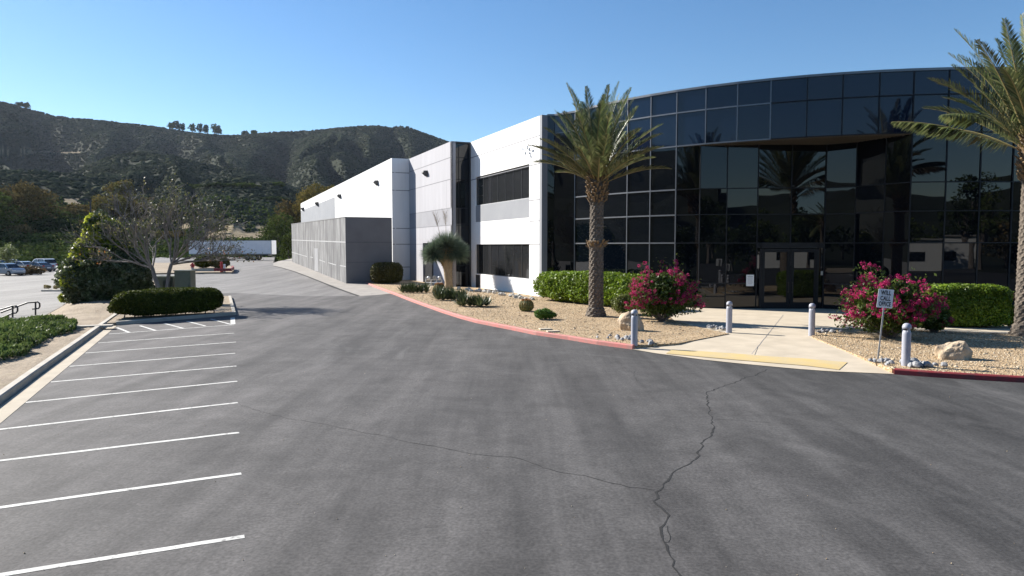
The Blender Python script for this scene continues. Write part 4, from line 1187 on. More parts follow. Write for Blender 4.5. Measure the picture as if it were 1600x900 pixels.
# big mottled bush on the bank
bb = G(168, 472, -.1)
o = thing('large_bush', 'huge rounded evergreen bush with yellow green new growth on top', 'bush', tuple(bb))
r = np.random.default_rng(5); parts = []; partn = []
def PL(px, py, Y): p = PY(px, py, Y); return (p.x - bb.x, p.y - bb.y, p.z - bb.z)
lob = [((168, 437), 44.5, 2.55, 2.2, 1.75), ((128, 438), 43.6, 1.05, 1.2, 1.55), ((210, 440), 44, 1.15, 1.3, 1.5), ((150, 400), 45, 1.35, 1.4, 1.35), ((180, 404), 45.2, 1.3, 1.3, 1.2), ((163, 370), 45.4, 1.25, 1.2, 1.15), ((150, 352), 45.4, .65, .7, .75), ((183, 368), 45.6, .7, .7, .6), ((127, 412), 44, .75, .8, .8)]
for (pp, Y, rx, ry, rz_) in lob:
    c = PL(pp[0], pp[1], Y); nn_ = int(5200 * rx * rz_ / 2.5)
    P, Dn = shell(nn_, c, (rx, ry, rz_), r, .72)
    P += Dn * (fbm(P[:, 0] * 1.7, P[:, 2] * 1.7 + P[:, 1], 3) * .75)[:, None]
    P[:, 2] = np.maximum(P[:, 2], .1)
    V, Fq = leaves(P, .12, 1.7, nrm=Dn, r=r); parts.append((V, Fq))
    k = int(nn_ * .16); P, Dn = shell(k, c, (rx * .8, ry * .8, rz_ * .8), r, .5); P[:, 2] = np.maximum(P[:, 2], .1)
    parts.append(leaves(P, .3, 1.3, nrm=Dn, r=r))
    if pp[1] < 415 or pp[0] < 130:
        P, Dn = shell(int(nn_ * (.6 if pp[1] < 405 else .2)), c, (rx * 1.05, ry * 1.05, rz_ * 1.06), r, .9, -.2); m = (P[:, 0] < c[0] + rx * .35) | (P[:, 2] > c[2] + rz_ * .6); partn.append(leaves(P[m], .125, 1.7, nrm=Dn[m], r=r))
V, Fq = cat(parts); npmesh('foliage', V, Fq, L_PITT, o)
V, Fq = cat(partn); npmesh('new_growth', V, Fq, L_NEW, o)
stems(o, [(-.6, .1, -.2), (0, 0, -.2), (.6, .2, -.2)], [(-.8, .2, 2.4), (0, .3, 3.4), (.7, .3, 2.6)], .09, M_BARK)

def bush(name, label, c, rad, mat, leaf, n, seed, cat_='bush', group=None, lobes=5, low=.0, stem=True, inner=True):
    r = np.random.default_rng(seed); o = thing(name, label, cat_, tuple(c), group); parts = []
    rx, ry, rz_ = rad
    L = [((0, 0, rz_ * .5), (rx * .75, ry * .75, rz_ * .5))]
    for i in range(lobes):
        a = 2 * PI * i / lobes + r.uniform(-.4, .4); k = r.uniform(.3, .55)
        L.append(((rx * k * math.cos(a), ry * k * math.sin(a), rz_ * r.uniform(.38, .62)), (rx * r.uniform(.4, .55), ry * r.uniform(.4, .55), rz_ * r.uniform(.33, .42))))
    for c2, r2 in L:
        m = int(n / (lobes + 1)); P, Dn = shell(m, c2, r2, r, .7); P += Dn * (fbm(P[:, 0] * 3, P[:, 2] * 3 + P[:, 1] * 2, 2) * .18 * rx)[:, None]; P[:, 2] = np.maximum(P[:, 2], r.uniform(0, .12, len(P)) + low)
        parts.append(leaves(P, leaf, 1.7, nrm=Dn, r=r))
        if inner: P, Dn = shell(m // 6, c2, tuple(v * .75 for v in r2), r, .4); P[:, 2] = np.maximum(P[:, 2], low + .05); parts.append(leaves(P, leaf * 2.4, 1.3, nrm=Dn, r=r))
    V, Fq = cat(parts); npmesh('foliage', V, Fq, mat, o)
    if stem: stems(o, [(0, 0, -.05)] * 3, [(rx * .3, 0, rz_ * .5), (-rx * .3, .1, rz_ * .5), (0, -ry * .2, rz_ * .6)], .03, M_BARK)
    return o
p = on_bank(105, 474); bush('small_bush', 'small yellow green bush at the left foot of the huge evergreen', p, (.62, .6, .85), L_NEW, .07, 2600, 41)
p = G(977, 492, BZ); bush('small_bush', 'small olive green shrub tucked against the right end of the bright hedge', (p.x, p.y + .3, p.z), (.72, .6, 1.05), leafmat('olive_shrub_leaf', [(.1, .13, .035), (.16, .19, .05), (.24, .27, .09)], .3), .055, 3600, 42)
p = G(853, 500, BZ); bush('mound_shrub', 'little bright green mound shrub alone on the gravel', (p.x, p.y + .3, p.z), (.66, .5, .52), leafmat('mound_leaf', [(.05, .12, .015), (.09, .18, .02), (.14, .25, .04)], .3), .045, 3600, 43)
p = G(1583, 512, BZ); bush('small_bush', 'small pale green shrub against the right palm trunk', (p.x - .0, p.y + .2, p.z), (.4, .35, .9), L_HEDGE, .06, 1500, 44)

# magenta flowering shrubs
def flowering(label, c, w, h, seed, nfl, branch=26, name='flowering_shrub'):
    r = np.random.default_rng(seed); o = thing(name, label, 'flowering shrub', tuple(c)); br = MB(); P_all = []; fl = []
    for i in range(branch):
        a = r.uniform(0, 2 * PI); e = r.uniform(.15, 1.0); tip = np.array([math.cos(a) * w / 2 * (1 - e ** 2.2 * .55) * r.uniform(.7, 1.16), math.sin(a) * w / 2 * .8 * (1 - e ** 2.2 * .55), h * (.22 + .78 * e) * r.uniform(.8, 1.1)])
        b = np.array([r.uniform(-.1, .1), r.uniform(-.1, .1), 0]); mid = b * .5 + tip * .5 + np.array([tip[0] * .12, tip[1] * .12, .12 * h * (1 - e)])
        br.tube([b, mid, tip], [.03, .018, .006], 5)
        t = r.uniform(.25, 1, 150)[:, None]; Q = (1 - t) ** 2 * b + 2 * t * (1 - t) * mid + t ** 2 * tip
        P_all.append(Q + r.normal(0, .12 * w / 3, Q.shape) * (.4 + t))
        k = int(nfl / branch)
        for _ in range(k):
            tt = 1 - r.random() ** 2.2 * .42; c0 = (1 - tt) ** 2 * b + 2 * tt * (1 - tt) * mid + tt ** 2 * tip + r.normal(0, .09, 3)
            fl.append(c0)
    P = np.concatenate(P_all); P[:, 2] = np.maximum(P[:, 2], .1 + .25 * np.hypot(P[:, 0], P[:, 1]) * h / w)
    br.build('branch', M_BARK, o)
    V, Fq = leaves(P, .075, 1.8, r=r)
    Pi, Di = shell(2600, (0, 0, h * .5), (w * .37, w * .3, h * .38), r, .3); Vi, Fi = leaves(Pi, .11, 1.6, r=r)
    V, Fq = cat([(V, Fq), (Vi, Fi)]); npmesh('foliage', V, Fq, L_BOUG, o)
    Pe, De = shell(int(nfl * .3), (0, 0, h * .5), (w * .44, w * .36, h * .44), r, .85, -.3); fl += list(Pe)
    fl = np.array(fl); m = 30; C_ = np.repeat(fl, m, 0); rad = np.repeat(r.uniform(.06, .12, len(fl)), m)
    Pf = C_ + unit(r.normal(size=C_.shape)) * (rad * r.uniform(.5, 1, len(C_)))[:, None]
    V, Fq = leaves(Pf, .042, 1.1, r=r); npmesh('blossoms', V, Fq, L_FLOW, o)
    return o
p = G(1036, 503, BZ); p.y += .2; flowering('magenta flowering shrub left of the walk, behind the first bollard', p, 3.2, 2.5, 51, 400, 36)
p = G(1398, 530, BZ); p.y += .3; flowering('widest magenta flowering shrub, directly behind the leaning office sign', p, 3.7, 2.45, 52, 520, 44)
p = G(1462, 520, BZ); p.y += .1; flowering('small sparse magenta shrub between the widest flowering shrub and the right hedge', p, 1.5, 1.15, 53, 44, 14)

# agaves
def agave_clump(label, c, w, h, seed, k=7):
    r = np.random.default_rng(seed); o = thing('agave_clump', label, 'agave', tuple(c), 'agave clumps along the red kerb'); 
    for j in range(k):
        cx = (j / (k - 1) - .5) * w * .78 + r.normal(0, .05); cy = r.uniform(-.35, .35); parts = []; hs = h * r.uniform(.75, 1.05)
        m = 46; az = np.arange(m) * 2.4 + r.uniform(0, 6); el = R(12) + R(72) * (np.arange(m) / m)
        ll = hs * (1.0 - .15 * np.arange(m) / m) * r.uniform(.85, 1.1, m)
        D = np.stack([np.cos(az) * np.cos(el), np.sin(az) * np.cos(el), np.sin(el)], 1); sd = np.stack([-np.sin(az), np.cos(az), 0 * az], 1)
        b = np.array([cx, cy, .02]); W = .045
        mid = b + D * (ll * .5)[:, None]; tip = b + D * ll[:, None] + np.array([0, 0, .06]) ; up = np.cross(D, sd) * .02
        V = np.stack([np.tile(b, (m, 1)) - sd * W * .7, mid - sd * W + up, tip, mid + sd * W + up, np.tile(b, (m, 1)) + sd * W * .7], 1).reshape(-1, 3)
        npmesh('rosette', V, np.arange(5 * m).reshape(m, 5), L_AGA, o)
    return o
p = G(646, 458, BZ); agave_clump('farthest agave clump, before the service door of the light grey wall', (p.x, p.y + .4, BZ), 2.1, .85, 61)
p = G(704, 470, BZ); agave_clump('middle agave clump beside the orange topped cactus, before the yucca', (p.x, p.y + .4, BZ), 1.9, .95, 62)
p = G(738, 480, BZ); agave_clump('nearest agave clump beside white stones, in front of the lower office windows', (p.x, p.y + .4, BZ), 1.9, .85, 63)
def barrel(label, c, rad, h, seed):
    o = thing('barrel_cactus', label, 'cactus', tuple(c)); n = 36; rows = 12; mb = MB()
    for i in range(rows + 1):
        t = i / rows; rr = rad * math.sin(PI * (.12 + .80 * t)) ** .55
        for k in range(n): a = 2 * PI * k / n; q = rr * (1 + (.07 if k % 2 else -.05)); mb.v.append((q * math.cos(a), q * math.sin(a), h * t * .97))
    for i in range(rows):
        for k in range(n): a = i * n + k; b = i * n + (k + 1) % n; mb.f.append((a, b, b + n, a + n))
    mb.f.append(tuple(range(rows * n, rows * n + n))); mb.build('ribbed_body', L_CACT, o)
    r = np.random.default_rng(seed); P, Dn = shell(1500, (0, 0, h * .5), (rad * 1.03, rad * 1.03, h * .52), r, .95); V, Fq = leaves(P, .012, 7, r=r, nrm=Dn); npmesh('spines', V, Fq, L_SPINE, o)
    P, Dn = shell(700, (0, 0, h * .93), (rad * .72, rad * .72, h * .12), r, .4, -.2); V, Fq = leaves(P, .03, 2, r=r); npmesh('crown_wool', V, Fq, leafmat('cactus_wool', [(.4, .14, .03), (.5, .22, .05), (.3, .1, .03)], .1), o)
p = G(822.5, 487, BZ); barrel('round barrel cactus with orange crown, alone on the gravel near the hedge', (p.x, p.y + .25, BZ), .37, .62, 1)
p = G(685, 466, BZ); barrel('barrel cactus with orange crown beside the middle agave clump', (p.x, p.y + .5, BZ), .42, .95, 2)

# yucca with a ball of blades, dry skirt, two bare stalks
p = G(701, 452, BZ); o = thing('yucca_tree', 'spiky round headed yucca with dry skirt and two bare flower stalks', 'yucca', tuple(p))
yc = PY(696, 389, p.y); cz = yc.z - p.z; cx = yc.x - p.x; r = np.random.default_rng(9)
MB().tube([(0, 0, -.05), (0, 0, .5), (-.05, 0, 1.4), (-.1, 0, cz - .5)], [.36, .3, .33, .45], 14).build('trunk', M('yucca_trunk_mat', (.4, .31, .2), (.24, .18, .11), 9, .95, .8, 14, .04, sc=(1, 1, .3)), o)
heads = [((cx + .1, 0, cz + .1), 1.4), ((cx - .8, -.2, cz - .35), 1.15), ((cx + .8, .1, cz - .3), 1.15)]
parts = []
for c0, L0 in heads:
    m = 2300; D0 = unit(r.normal(size=(m, 3))); D0 = D0[D0[:, 2] > -.72]; m = len(D0); LL_ = L0 * r.uniform(.75, 1.05, m)
    b = np.array(c0) + D0 * .15; tip = b + D0 * LL_[:, None] + np.array([0, 0, -.05]); sd = unit(np.cross(D0, r.normal(size=(m, 3)))) * .016
    mid = (b + tip) / 2; V = np.stack([b - sd, mid - sd, tip, mid + sd, b + sd], 1).reshape(-1, 3); parts.append((V, np.arange(5 * m).reshape(m, 5)))
V, Fq = cat(parts); npmesh('blades', V, Fq, L_YUC, o)
m = 2600; a = r.uniform(0, 2 * PI, m); t = r.uniform(0, 1, m); rad = .3 + .72 * t ** 1.2; zz = cz - 1.3 + 1.25 * t + r.normal(0, .05, m)
b = np.stack([cx * .8 + rad * np.cos(a) * .85, rad * np.sin(a) * .7, zz], 1); D0 = np.stack([np.cos(a) * -.45, np.sin(a) * -.4, -1 + 0 * a], 1) + r.normal(0, .18, (m, 3))
V, Fq = leaves(b, .035, 12, dirs=unit(D0), r=r); npmesh('dry_skirt', V, Fq, L_SKIRT, o)
for (px0, py0, px1, py1) in ((688, 370, 679, 336), (697, 366, 695, 334)):
    q0, q1 = PY(px0, py0, p.y) - p, PY(px1, py1, p.y) - p; mb = MB(); mb.tube([q0, q0.lerp(q1, .5) + Vector((.03, 0, 0)), q1], [.022, .016, .007], 5)
    for k in range(48):
        t = random.uniform(.45, 1); s = q0.lerp(q1, t); a = random.uniform(0, 2 * PI); ln = random.uniform(.35, .75)
        e = s + Vector((math.cos(a) * .42, math.sin(a) * .42, .85)) * ln; mb.tube([s, s.lerp(e, .5) + Vector((0, 0, -.04)), e], [.007, .005, .003], 3)
    mb.build('flower_stalk', M('stalk_dry_mat', (.33, .27, .2), None, 5, .9), o)

# ------------------------------------------------------------------ bare tree and background trees
def grow(mb, p, d, L, rad, depth, r, tips, spread=.55, up=.12, n=5, kids=(2, 3)):
    segs = 3; q = p.copy(); pts = [q.copy()]
    for i in range(segs):
        d = (d + Vector((r.uniform(-.2, .2), r.uniform(-.2, .2), r.uniform(-.12, .18) + up * .3))).normalized(); d.z = max(d.z, .0 if p.z < 4 else -.2); q = q + d * (L / segs); pts.append(q.copy())
    mb.tube(pts, [max(.009, rad * (1 - .3 * i / segs)) for i in range(segs + 1)], n if rad > .02 else 3, cap=False)
    if depth == 0: tips.append((q.copy(), d.copy())); return
    for k in range(r.choice(kids) if depth > 1 else 3):
        a = r.uniform(0, 2 * PI); ax = d.orthogonal().normalized(); ax2 = d.cross(ax); s = r.uniform(spread * .5, spread * 1.2)
        nd = (d + (ax * math.cos(a) + ax2 * math.sin(a)) * s + Vector((0, 0, up))).normalized()
        st = pts[r.choice((1, 2, 3))] if k else q
        grow(mb, st, nd, L * r.uniform(.62, .86), rad * r.uniform(.52, .7), depth - 1, r, tips, spread, up, n, kids)

r_ = random.Random(14); tb = G(254, 474.7, .12)
o = wthing('bare_tree', 'leafless grey multi trunk tree with a few orange leaves rising behind the island hedge', 'tree', tuple(tb))
tips = []; mb = MB()
K1 = [PY(253, 478, tb.y), PY(250, 456, tb.y), PY(242, 434, tb.y), PY(238, 418, tb.y)]; mb.tube(K1, [.18, .14, .12, .1], 8)
K2 = [PY(258, 478, tb.y + .2), PY(261, 450, tb.y + .2), PY(264, 426, tb.y + .3), PY(268, 412, tb.y + .3)]; mb.tube(K2, [.15, .12, .11, .1], 8)
mb.build('trunk', M_BARKG, o)
lb = MB()
for q, dirs in ((K1[-1], ((-.65, .1, .6), (-.3, -.1, 1), (.15, .3, .9), (-.8, -.1, .28), (-.3, -.5, .7))), (K2[-1], ((.85, 0, .5), (.15, .2, .9), (.95, .1, .2), (.55, -.3, .75), (-.2, .4, .8), (.95, -.3, .42), (.7, .3, .9)))):
    for d_ in dirs: grow(lb, q - Vector((0, 0, .05)), Vector(d_).normalized(), 1.62, .06, 5, r_, tips, .68, .07, 5, (2, 3, 3))
lb.build('limbs', M_BARKG, o)
TP = np.array([list(t[0]) for t in tips]); r = np.random.default_rng(3)
sel = r.random(len(TP)) < .3; Pq = np.repeat(TP[sel], 5, 0) + r.normal(0, .16, (sel.sum() * 5, 3)); V, Fq = leaves(Pq, .07, 1.7, r=r); npmesh('foliage', V, Fq, leafmat('sparse_leaf', [(.09, .1, .04), (.14, .15, .06), (.2, .17, .07)], .3), o)
lowt = TP[(TP[:, 2] < tb.z + 3.2)]; lowt = lowt[::3]; Pq = np.repeat(lowt, 2, 0) + r.normal(0, .2, (len(lowt) * 2, 3)); V, Fq = leaves(Pq, .09, 1.5, r=r); npmesh('autumn_leaves', V, Fq, L_AUT, o)

def tree(label, x, y, z, h, w, mat, leaf, n, seed, group=None, trunk_h=.3, name='tree', lobes=9, base_low=False, cat_='tree', open_=.0):
    r = np.random.default_rng(seed); rr = random.Random(seed); o = thing(name, label, cat_, (x, y, z), group)
    th = h * trunk_h; mb = MB(); rad = max(.08, h * .022)
    mb.tube([(0, 0, -.6), (rr.uniform(-.1, .1) * w * .2, 0, th), (rr.uniform(-.1, .1) * w, 0, h * .72)], [rad * 1.3, rad, rad * .4], 7)
    L = []
    for i in range(lobes):
        a = i * 2.4 + rr.uniform(-.4, .4); k = rr.uniform(.15, .42); t = (i + .6) / lobes
        zc = th + (h - th) * (.14 + .72 * t); sh = math.sin(PI * (.22 + .68 * t)) ** .7
        c = (math.cos(a) * w * k * sh, math.sin(a) * w * k * sh, zc); s = rr.uniform(.2, .3) * w * (.65 + .5 * sh)
        L.append((c, (s, s, min(s, (h - th) * .25) * rr.uniform(.75, 1.05))))
        if i % 2 == 0: mb.tube([(0, 0, th * .8), (c[0] * .6, c[1] * .6, (zc + th) / 2), c], [rad * .6, rad * .4, rad * .15], 5)
    mb.build('trunk', M_BARK, o); parts = []
    for c, s in L:
        m = int(n / lobes); P, Dn = shell(m, c, s, r, .45); P += Dn * (fbm(P[:, 0] * 2.2 / s[0], P[:, 2] * 2.2 / s[0] + P[:, 1] / s[0], 3) * .55 * s[0])[:, None]
        if open_: keep = fbm(P[:, 0] * 1.3 + seed, P[:, 2] * 1.3, 2) > -.5 + open_; P = P[keep]; Dn = Dn[keep]
        parts.append(leaves(P, leaf, 1.5, nrm=Dn, r=r))
    V, Fq = cat(parts); npmesh('crown', V, Fq, mat, o); return o
def T(px, py_top, Y, w, mi, label, seed, n=1500, leaf=None, trunk_h=.2, z=None, group='trees between the lower lot and the hills', **k):
    p = PY(px, 400, Y); zb = float(terr(p.x, Y)) if z is None else z; top = PY(px, py_top, Y).z; h = max(1.0, top - zb)
    return tree(label, p.x, Y, zb - .1, h, w, L_FAR[mi] if isinstance(mi, int) else mi, leaf or max(.28, Y / 420), n, seed, group, trunk_h, **k)
T(22, 287, 190, 23, 1, 'tall brown green tree at the far left beyond the parked cars', 71, 5200, .5, .22, lobes=14)
T(-30, 300, 175, 20, 0, 'broad green tree cut by the left edge of the view', 72, 3500, .5)
T(62, 322, 200, 14, 0, 'rounded green tree just right of the tallest far left tree', 73, 2600)
T(85, 345, 185, 12, 3, 'dark low crowned tree above the parked red car', 74, 2200)
T(112, 322, 215, 13, 1, 'brown tree behind the curved street lamp', 75, 2300)
T(140, 318, 230, 12, 2, 'ochre green tree behind the top of the huge bush', 76, 2000)
T(178, 304, 235, 11, 2, 'ochre tree with the orange top above the bare tree trunks', 77, 2200)
T(192, 283, 300, 11, 2, 'orange tipped tree standing high on the slope above the bare tree', 78, 2000)
T(205, 316, 240, 14, 1, 'brown bushy tree behind the left limbs of the bare tree', 79, 2200)
T(240, 312, 250, 14, 3, 'dark green tree behind the middle of the bare tree', 80, 2200)
T(285, 325, 240, 16, 3, 'dark spreading tree behind the right limbs of the bare tree', 81, 2400)
T(345, 322, 345, 16, 3, 'dark spreading tree above the sandy track, left of the pair', 82, 2600)
T(385, 318, 350, 15, 0, 'green spreading tree above the sandy track, right of the pair', 83, 2600)
T(340, 349, 215, 4, 0, 'narrow green tree standing on the sandy slope', 84, 900, .4)
T(428, 322, 330, 14, 3, 'dark tree on the slope above the trailer tail', 85, 2200)
T(438, 333, 165, 9, 0, 'tall green tree directly left of the grey enclosure wall', 86, 2600, .35)
T(452, 362, 150, 5, 0, 'rounded green tree touching the far end of the grey enclosure', 87, 1600, .3)
T(434, 352, 190, 8, 3, 'dark bushy tree behind the rear end of the trailer', 88, 1500)
T(462, 310, 215, 13, 1, 'brown green tree behind the far roof end of the warehouse', 89, 2400)
T(497, 283, 205, 10, 2, 'ochre tree showing over the warehouse roof, left of two', 90, 3000, .4, lobes=11)
T(519, 281, 212, 8, 2, 'ochre tree showing over the warehouse roof, right of two', 91, 2600, .4)
T(478, 292, 208, 7, 2, 'small ochre tree rising past the far roof corner', 92, 1800, .4)
# more of the belt: low bushy trees with nothing telling them apart
r2 = random.Random(6)
k = 0
for px_, Y_, t_ in [(-20, 172, 352), (5, 168, 360), (30, 176, 350), (50, 172, 366), (70, 185, 358), (100, 178, 362), (122, 190, 350), (150, 200, 345), (175, 190, 352), (200, 205, 348), (225, 195, 356), (250, 210, 346), (268, 195, 360), (0, 210, 330), (45, 225, 325),
                    (75, 240, 318), (160, 260, 312), (230, 275, 308), (265, 290, 308), (300, 290, 312), (310, 360, 312), (360, 380, 312), (400, 390, 312), (435, 380, 308), (430, 160, 390)]:
    p = PY(px_, 400, Y_); zb = float(terr(p.x, Y_)); h = max(2.0, PY(px_, t_, Y_).z - zb)
    tree('low dark green scrubby tree in the belt behind the parking lots', p.x, Y_, zb - .2, h, r2.uniform(7, 11), L_FAR[(0, 3, 1, 0, 3)[k % 5]], max(.3, Y_ / 420), 1300, 200 + k, 'low scrubby trees of the belt', .12, name='scrub_tree'); k += 1
# trees on the ridge
RT = [(268, 191), (276, 188), (284, 192), (300, 193), (312, 192), (321, 194), (335, 192), (341, 195), (383, 204), (396, 203), (31, 159), (41, 160)]
for i, (px_, t_) in enumerate(RT):
    d_ = ray(px_, t_); az = math.atan2(d_[0], d_[1]); Rr = 1298; x, y = math.sin(az) * Rr, math.cos(az) * Rr; zb = float(terr(x, y)); h = max(6, PY(px_, t_, y).z - zb)
    tree('small dark tree standing out on the ridge line against the sky', x, y, zb - .5, h, 11, L_FAR[3 if i % 3 else 0], 1.6, 420, 300 + i, 'trees on the ridge line', .1, name='ridge_tree')

# undergrowth between the lots and the hills
def ground_leaf(n, a0, a1, r0, r1, sz, hgt, seed):
    r = np.random.default_rng(seed); az = r.uniform(R(a0), R(a1), n); rr = r.uniform(r0, r1, n); x, y = np.sin(az) * rr, np.cos(az) * rr
    z = terr(x, y); keep = ~bare_mask(x, y, z); x, y, z = x[keep], y[keep], z[keep]
    hh = hgt * (1 + 1.2 * fbm(x / 4, y / 4, 3)); P = np.stack([x, y, z + np.abs(hh) * r.random(len(x))], 1)
    return leaves(P, sz, 1.4, nrm=np.tile([0, 0, 1.0], (len(P), 1)), r=r)
V, Fq = cat([ground_leaf(60000, -42, -16, 152, 240, .6, 1.5, 1), ground_leaf(9000, -42, -13, 235, 320, .8, 1.4, 2), ground_leaf(26000, -66, -42, 160, 300, .9, 1.6, 3)])
tag(npmesh('undergrowth', V, Fq, L_IVY), 'dark ivy and brush covering the bank behind the lower lot', 'undergrowth', kind='stuff')

# juniper ground cover on the bank
poly_px = [(-260, 560), (-260, 505), (-60, 497), (0, 496), (40, 499), (95, 505), (122, 516), (112, 524), (80, 532), (60, 545), (40, 548), (52, 556), (25, 566), (-40, 580), (-120, 600)]
pj = [xy(G(a, b, .05)) for a, b in poly_px]; b = np.array(pj); r = np.random.default_rng(12)
Q = np.stack([r.uniform(b[:, 0].min(), b[:, 0].max(), 220000), r.uniform(b[:, 1].min(), b[:, 1].max(), 220000), np.zeros(220000)], 1); Q = Q[in_poly(Q, pj)][:62000]
zs = np.array([bankh(x, y) for x, y in Q[:, :2][::1]]) if len(Q) < 5000 else None
if zs is None:
    gx = np.linspace(b[:, 0].min(), b[:, 0].max(), 40); gy = np.linspace(b[:, 1].min(), b[:, 1].max(), 40); GZ = np.array([[bankh(x, y) for y in gy] for x in gx])
    fx = (Q[:, 0] - gx[0]) / (gx[1] - gx[0]); fy = (Q[:, 1] - gy[0]) / (gy[1] - gy[0]); i0 = np.clip(fx.astype(int), 0, 38); j0 = np.clip(fy.astype(int), 0, 38); u0 = fx - i0; v0 = fy - j0
    zs = GZ[i0, j0] * (1 - u0) * (1 - v0) + GZ[i0 + 1, j0] * u0 * (1 - v0) + GZ[i0, j0 + 1] * (1 - u0) * v0 + GZ[i0 + 1, j0 + 1] * u0 * v0
hh = .34 * (1 + 1.1 * fbm(Q[:, 0] * .9, Q[:, 1] * .9, 3)) * (.55 + .45 * np.clip(fbm(Q[:, 0] * 3, Q[:, 1] * 3, 2) + .6, 0, 1)); Q[:, 2] = zs + hh * r.random(len(Q)) ** .4
V, Fq = leaves(Q, .075, 2.2, dirs=np.tile([0.2, 0, .8], (len(Q), 1)), r=r)
tag(npmesh('groundcover', V, Fq, L_JUN), 'low juniper groundcover spreading over the dirt bank', 'groundcover', kind='stuff')

# ------------------------------------------------------------------ bollards, signs, rocks
BP = [(0, 0), (.115, 0), (.115, .93), (.11, .98), (.094, 1.03), (.085, 1.075), (.125, 1.085), (.125, 1.13), (.105, 1.19), (.06, 1.225), (.0, 1.235)]
bollard0 = None
for px_, py_, lab in ((991, 540, 'grey domed bollard at the end of the faded red kerb among river stones'), (1139, 519.5, 'grey domed bollard at the left side of the neck of the walk'),
                      (1268, 524.5, 'grey domed bollard at the right side of the neck of the walk'), (1415, 573, 'grey domed bollard behind the deep red kerb beside the office sign')):
    p = G(px_, py_, .1)
    if bollard0 is None:
        bollard0 = thing('bollard', lab, 'bollard', tuple(p), 'domed bollards round the entrance walk')
        MB().lathe((0, 0, 0), [(r_, z) for r_, z in BP[1:5]], 24).build('post', M_BOLL, bollard0, smooth=False)
        MB().lathe((0, 0, 0), [(.088, 1.0), (.088, 1.09)], 24).build('neck', M_BLACK, bollard0)
        MB().lathe((0, 0, 0), [(.117, 1.075), (.119, 1.13), (.102, 1.19), (.06, 1.225), (.01, 1.236)], 24).build('dome_cap', M_BOLL, bollard0, smooth=True)
        for k in range(3):
            a = k * 2 * PI / 3 + .5; MB().box((.1 * math.cos(a), .1 * math.sin(a), 1.04), (.03, .06, .1), rz=a).build('strut', M_BOLL, bollard0)
    else:
        c = bollard0.copy(); COL.objects.link(c); c.location = p; c['label'] = lab; ORI[c.name] = Vector((0, 0, 0))
        for ch in list(bollard0.children): d_ = ch.copy(); COL.objects.link(d_); d_.parent = c
def text(txt, name, size, mat, parent, loc, rot, xs=1.0, align='CENTER', ext=.002, sp=1.0):
    cu = bpy.data.curves.new(name, 'FONT'); cu.body = txt; cu.size = size; cu.align_x = align; cu.align_y = 'CENTER'; cu.extrude = ext; cu.space_character = sp; cu.offset = .007
    t = bpy.data.objects.new(name, cu); me = bpy.data.meshes.new_from_object(t); bpy.data.objects.remove(t)
    me.materials.clear(); me.materials.append(mat); o = bpy.data.objects.new(name, me); COL.objects.link(o)
    o.location = loc; o.rotation_euler = rot; o.scale = (xs, 1, 1); o.parent = parent; return o
p = G(1371.5, 561.5, BZ); o = thing('office_sign', 'leaning white will call office sign on a thin galvanised post', 'sign', tuple(p)); o.rotation_euler = (0, R(4.6), R(-8))
MB().box((0, 0, 1.0), (.04, .03, 2.1)).build('post', M_STEEL, o)
MB().box((0, -.03, 1.82), (.43, .012, .55)).build('sign_plate', M_SIGNW, o, bevel=.01)
for i, s in enumerate(('WILL', 'CALL', 'OFFICE')):
    text(s, 'lettering', .178, M_INK, o, (0, -.0385, 1.985 - .165 * i), (PI / 2, 0, 0), .52 if s == 'OFFICE' else .62, sp=1.12)
MB().lathe((0, 0, 0), [(.012, 0), (.012, .01)], 8).build('bolt', M_STEEL, o).location = (0, -.04, 2.06)
# notice on the glass left of the doors
q = PY(1171, 438, 38.2); o = thing('notice_plate', 'small white notice plate fixed to the glass left of the doors', 'notice', (q.x, 38.10, q.z))
MB().box((0, 0, 0), (.42, .015, .62)).build('plate', M_SIGNW, o, bevel=.03)
mb = MB()
for i in range(9): mb.box((0, -.0095, .22 - .05 * i), ((.3, .26, .31, .28, .3, .24, .29, .3, .22)[i], .003, .014 if i else .03))
mb.build('printed_lines', M('print_grey_mat', (.3, .32, .34), None, 5, .7), o)

def rock(name, label, c, size, seed, mat, rz=0, cuts=3, group=None, cat_='rock', rough=.22):
    import bmesh
    bm = bmesh.new(); bmesh.ops.create_icosphere(bm, subdivisions=cuts, radius=1); r = np.random.default_rng(seed)
    pl = [(unit(r.normal(size=3)), r.uniform(.55, .85)) for _ in range(9)]
    for v in bm.verts:
        q = np.array(v.co)
        for nrm, k in pl:
            dd = q @ nrm
            if dd > k: q = q - nrm * (dd - k) * .92
        q = q * (1 + rough * float(fbm(np.array(q[0] * 2 + seed), np.array(q[1] * 2 + q[2] * 1.7), 3)))
        v.co = (q[0] * size[0] / 2, q[1] * size[1] / 2, max(-.25, q[2]) * size[2] / 1.25 + size[2] * .12)
    me = bpy.data.meshes.new(name); bm.to_mesh(me); bm.free(); me.materials.append(mat); o = link(name, me); o.location = c; o.rotation_euler.z = rz
    return tag(o, label, cat_, group)
p = G(1497, 563, BZ); rock('boulder', 'cream sandstone boulder with a cracked top on the right gravel bed', (p.x, p.y + .3, BZ - .05), (1.2, .8, .72), 4, M_ROCK, .2, 4, rough=.3)
p = G(986, 517, BZ); rock('boulder', 'pale tan boulder behind the first bollard on the left bed', (p.x, p.y + .35, BZ), (1.1, .85, .78), 8, M_ROCK, -.3, 4)
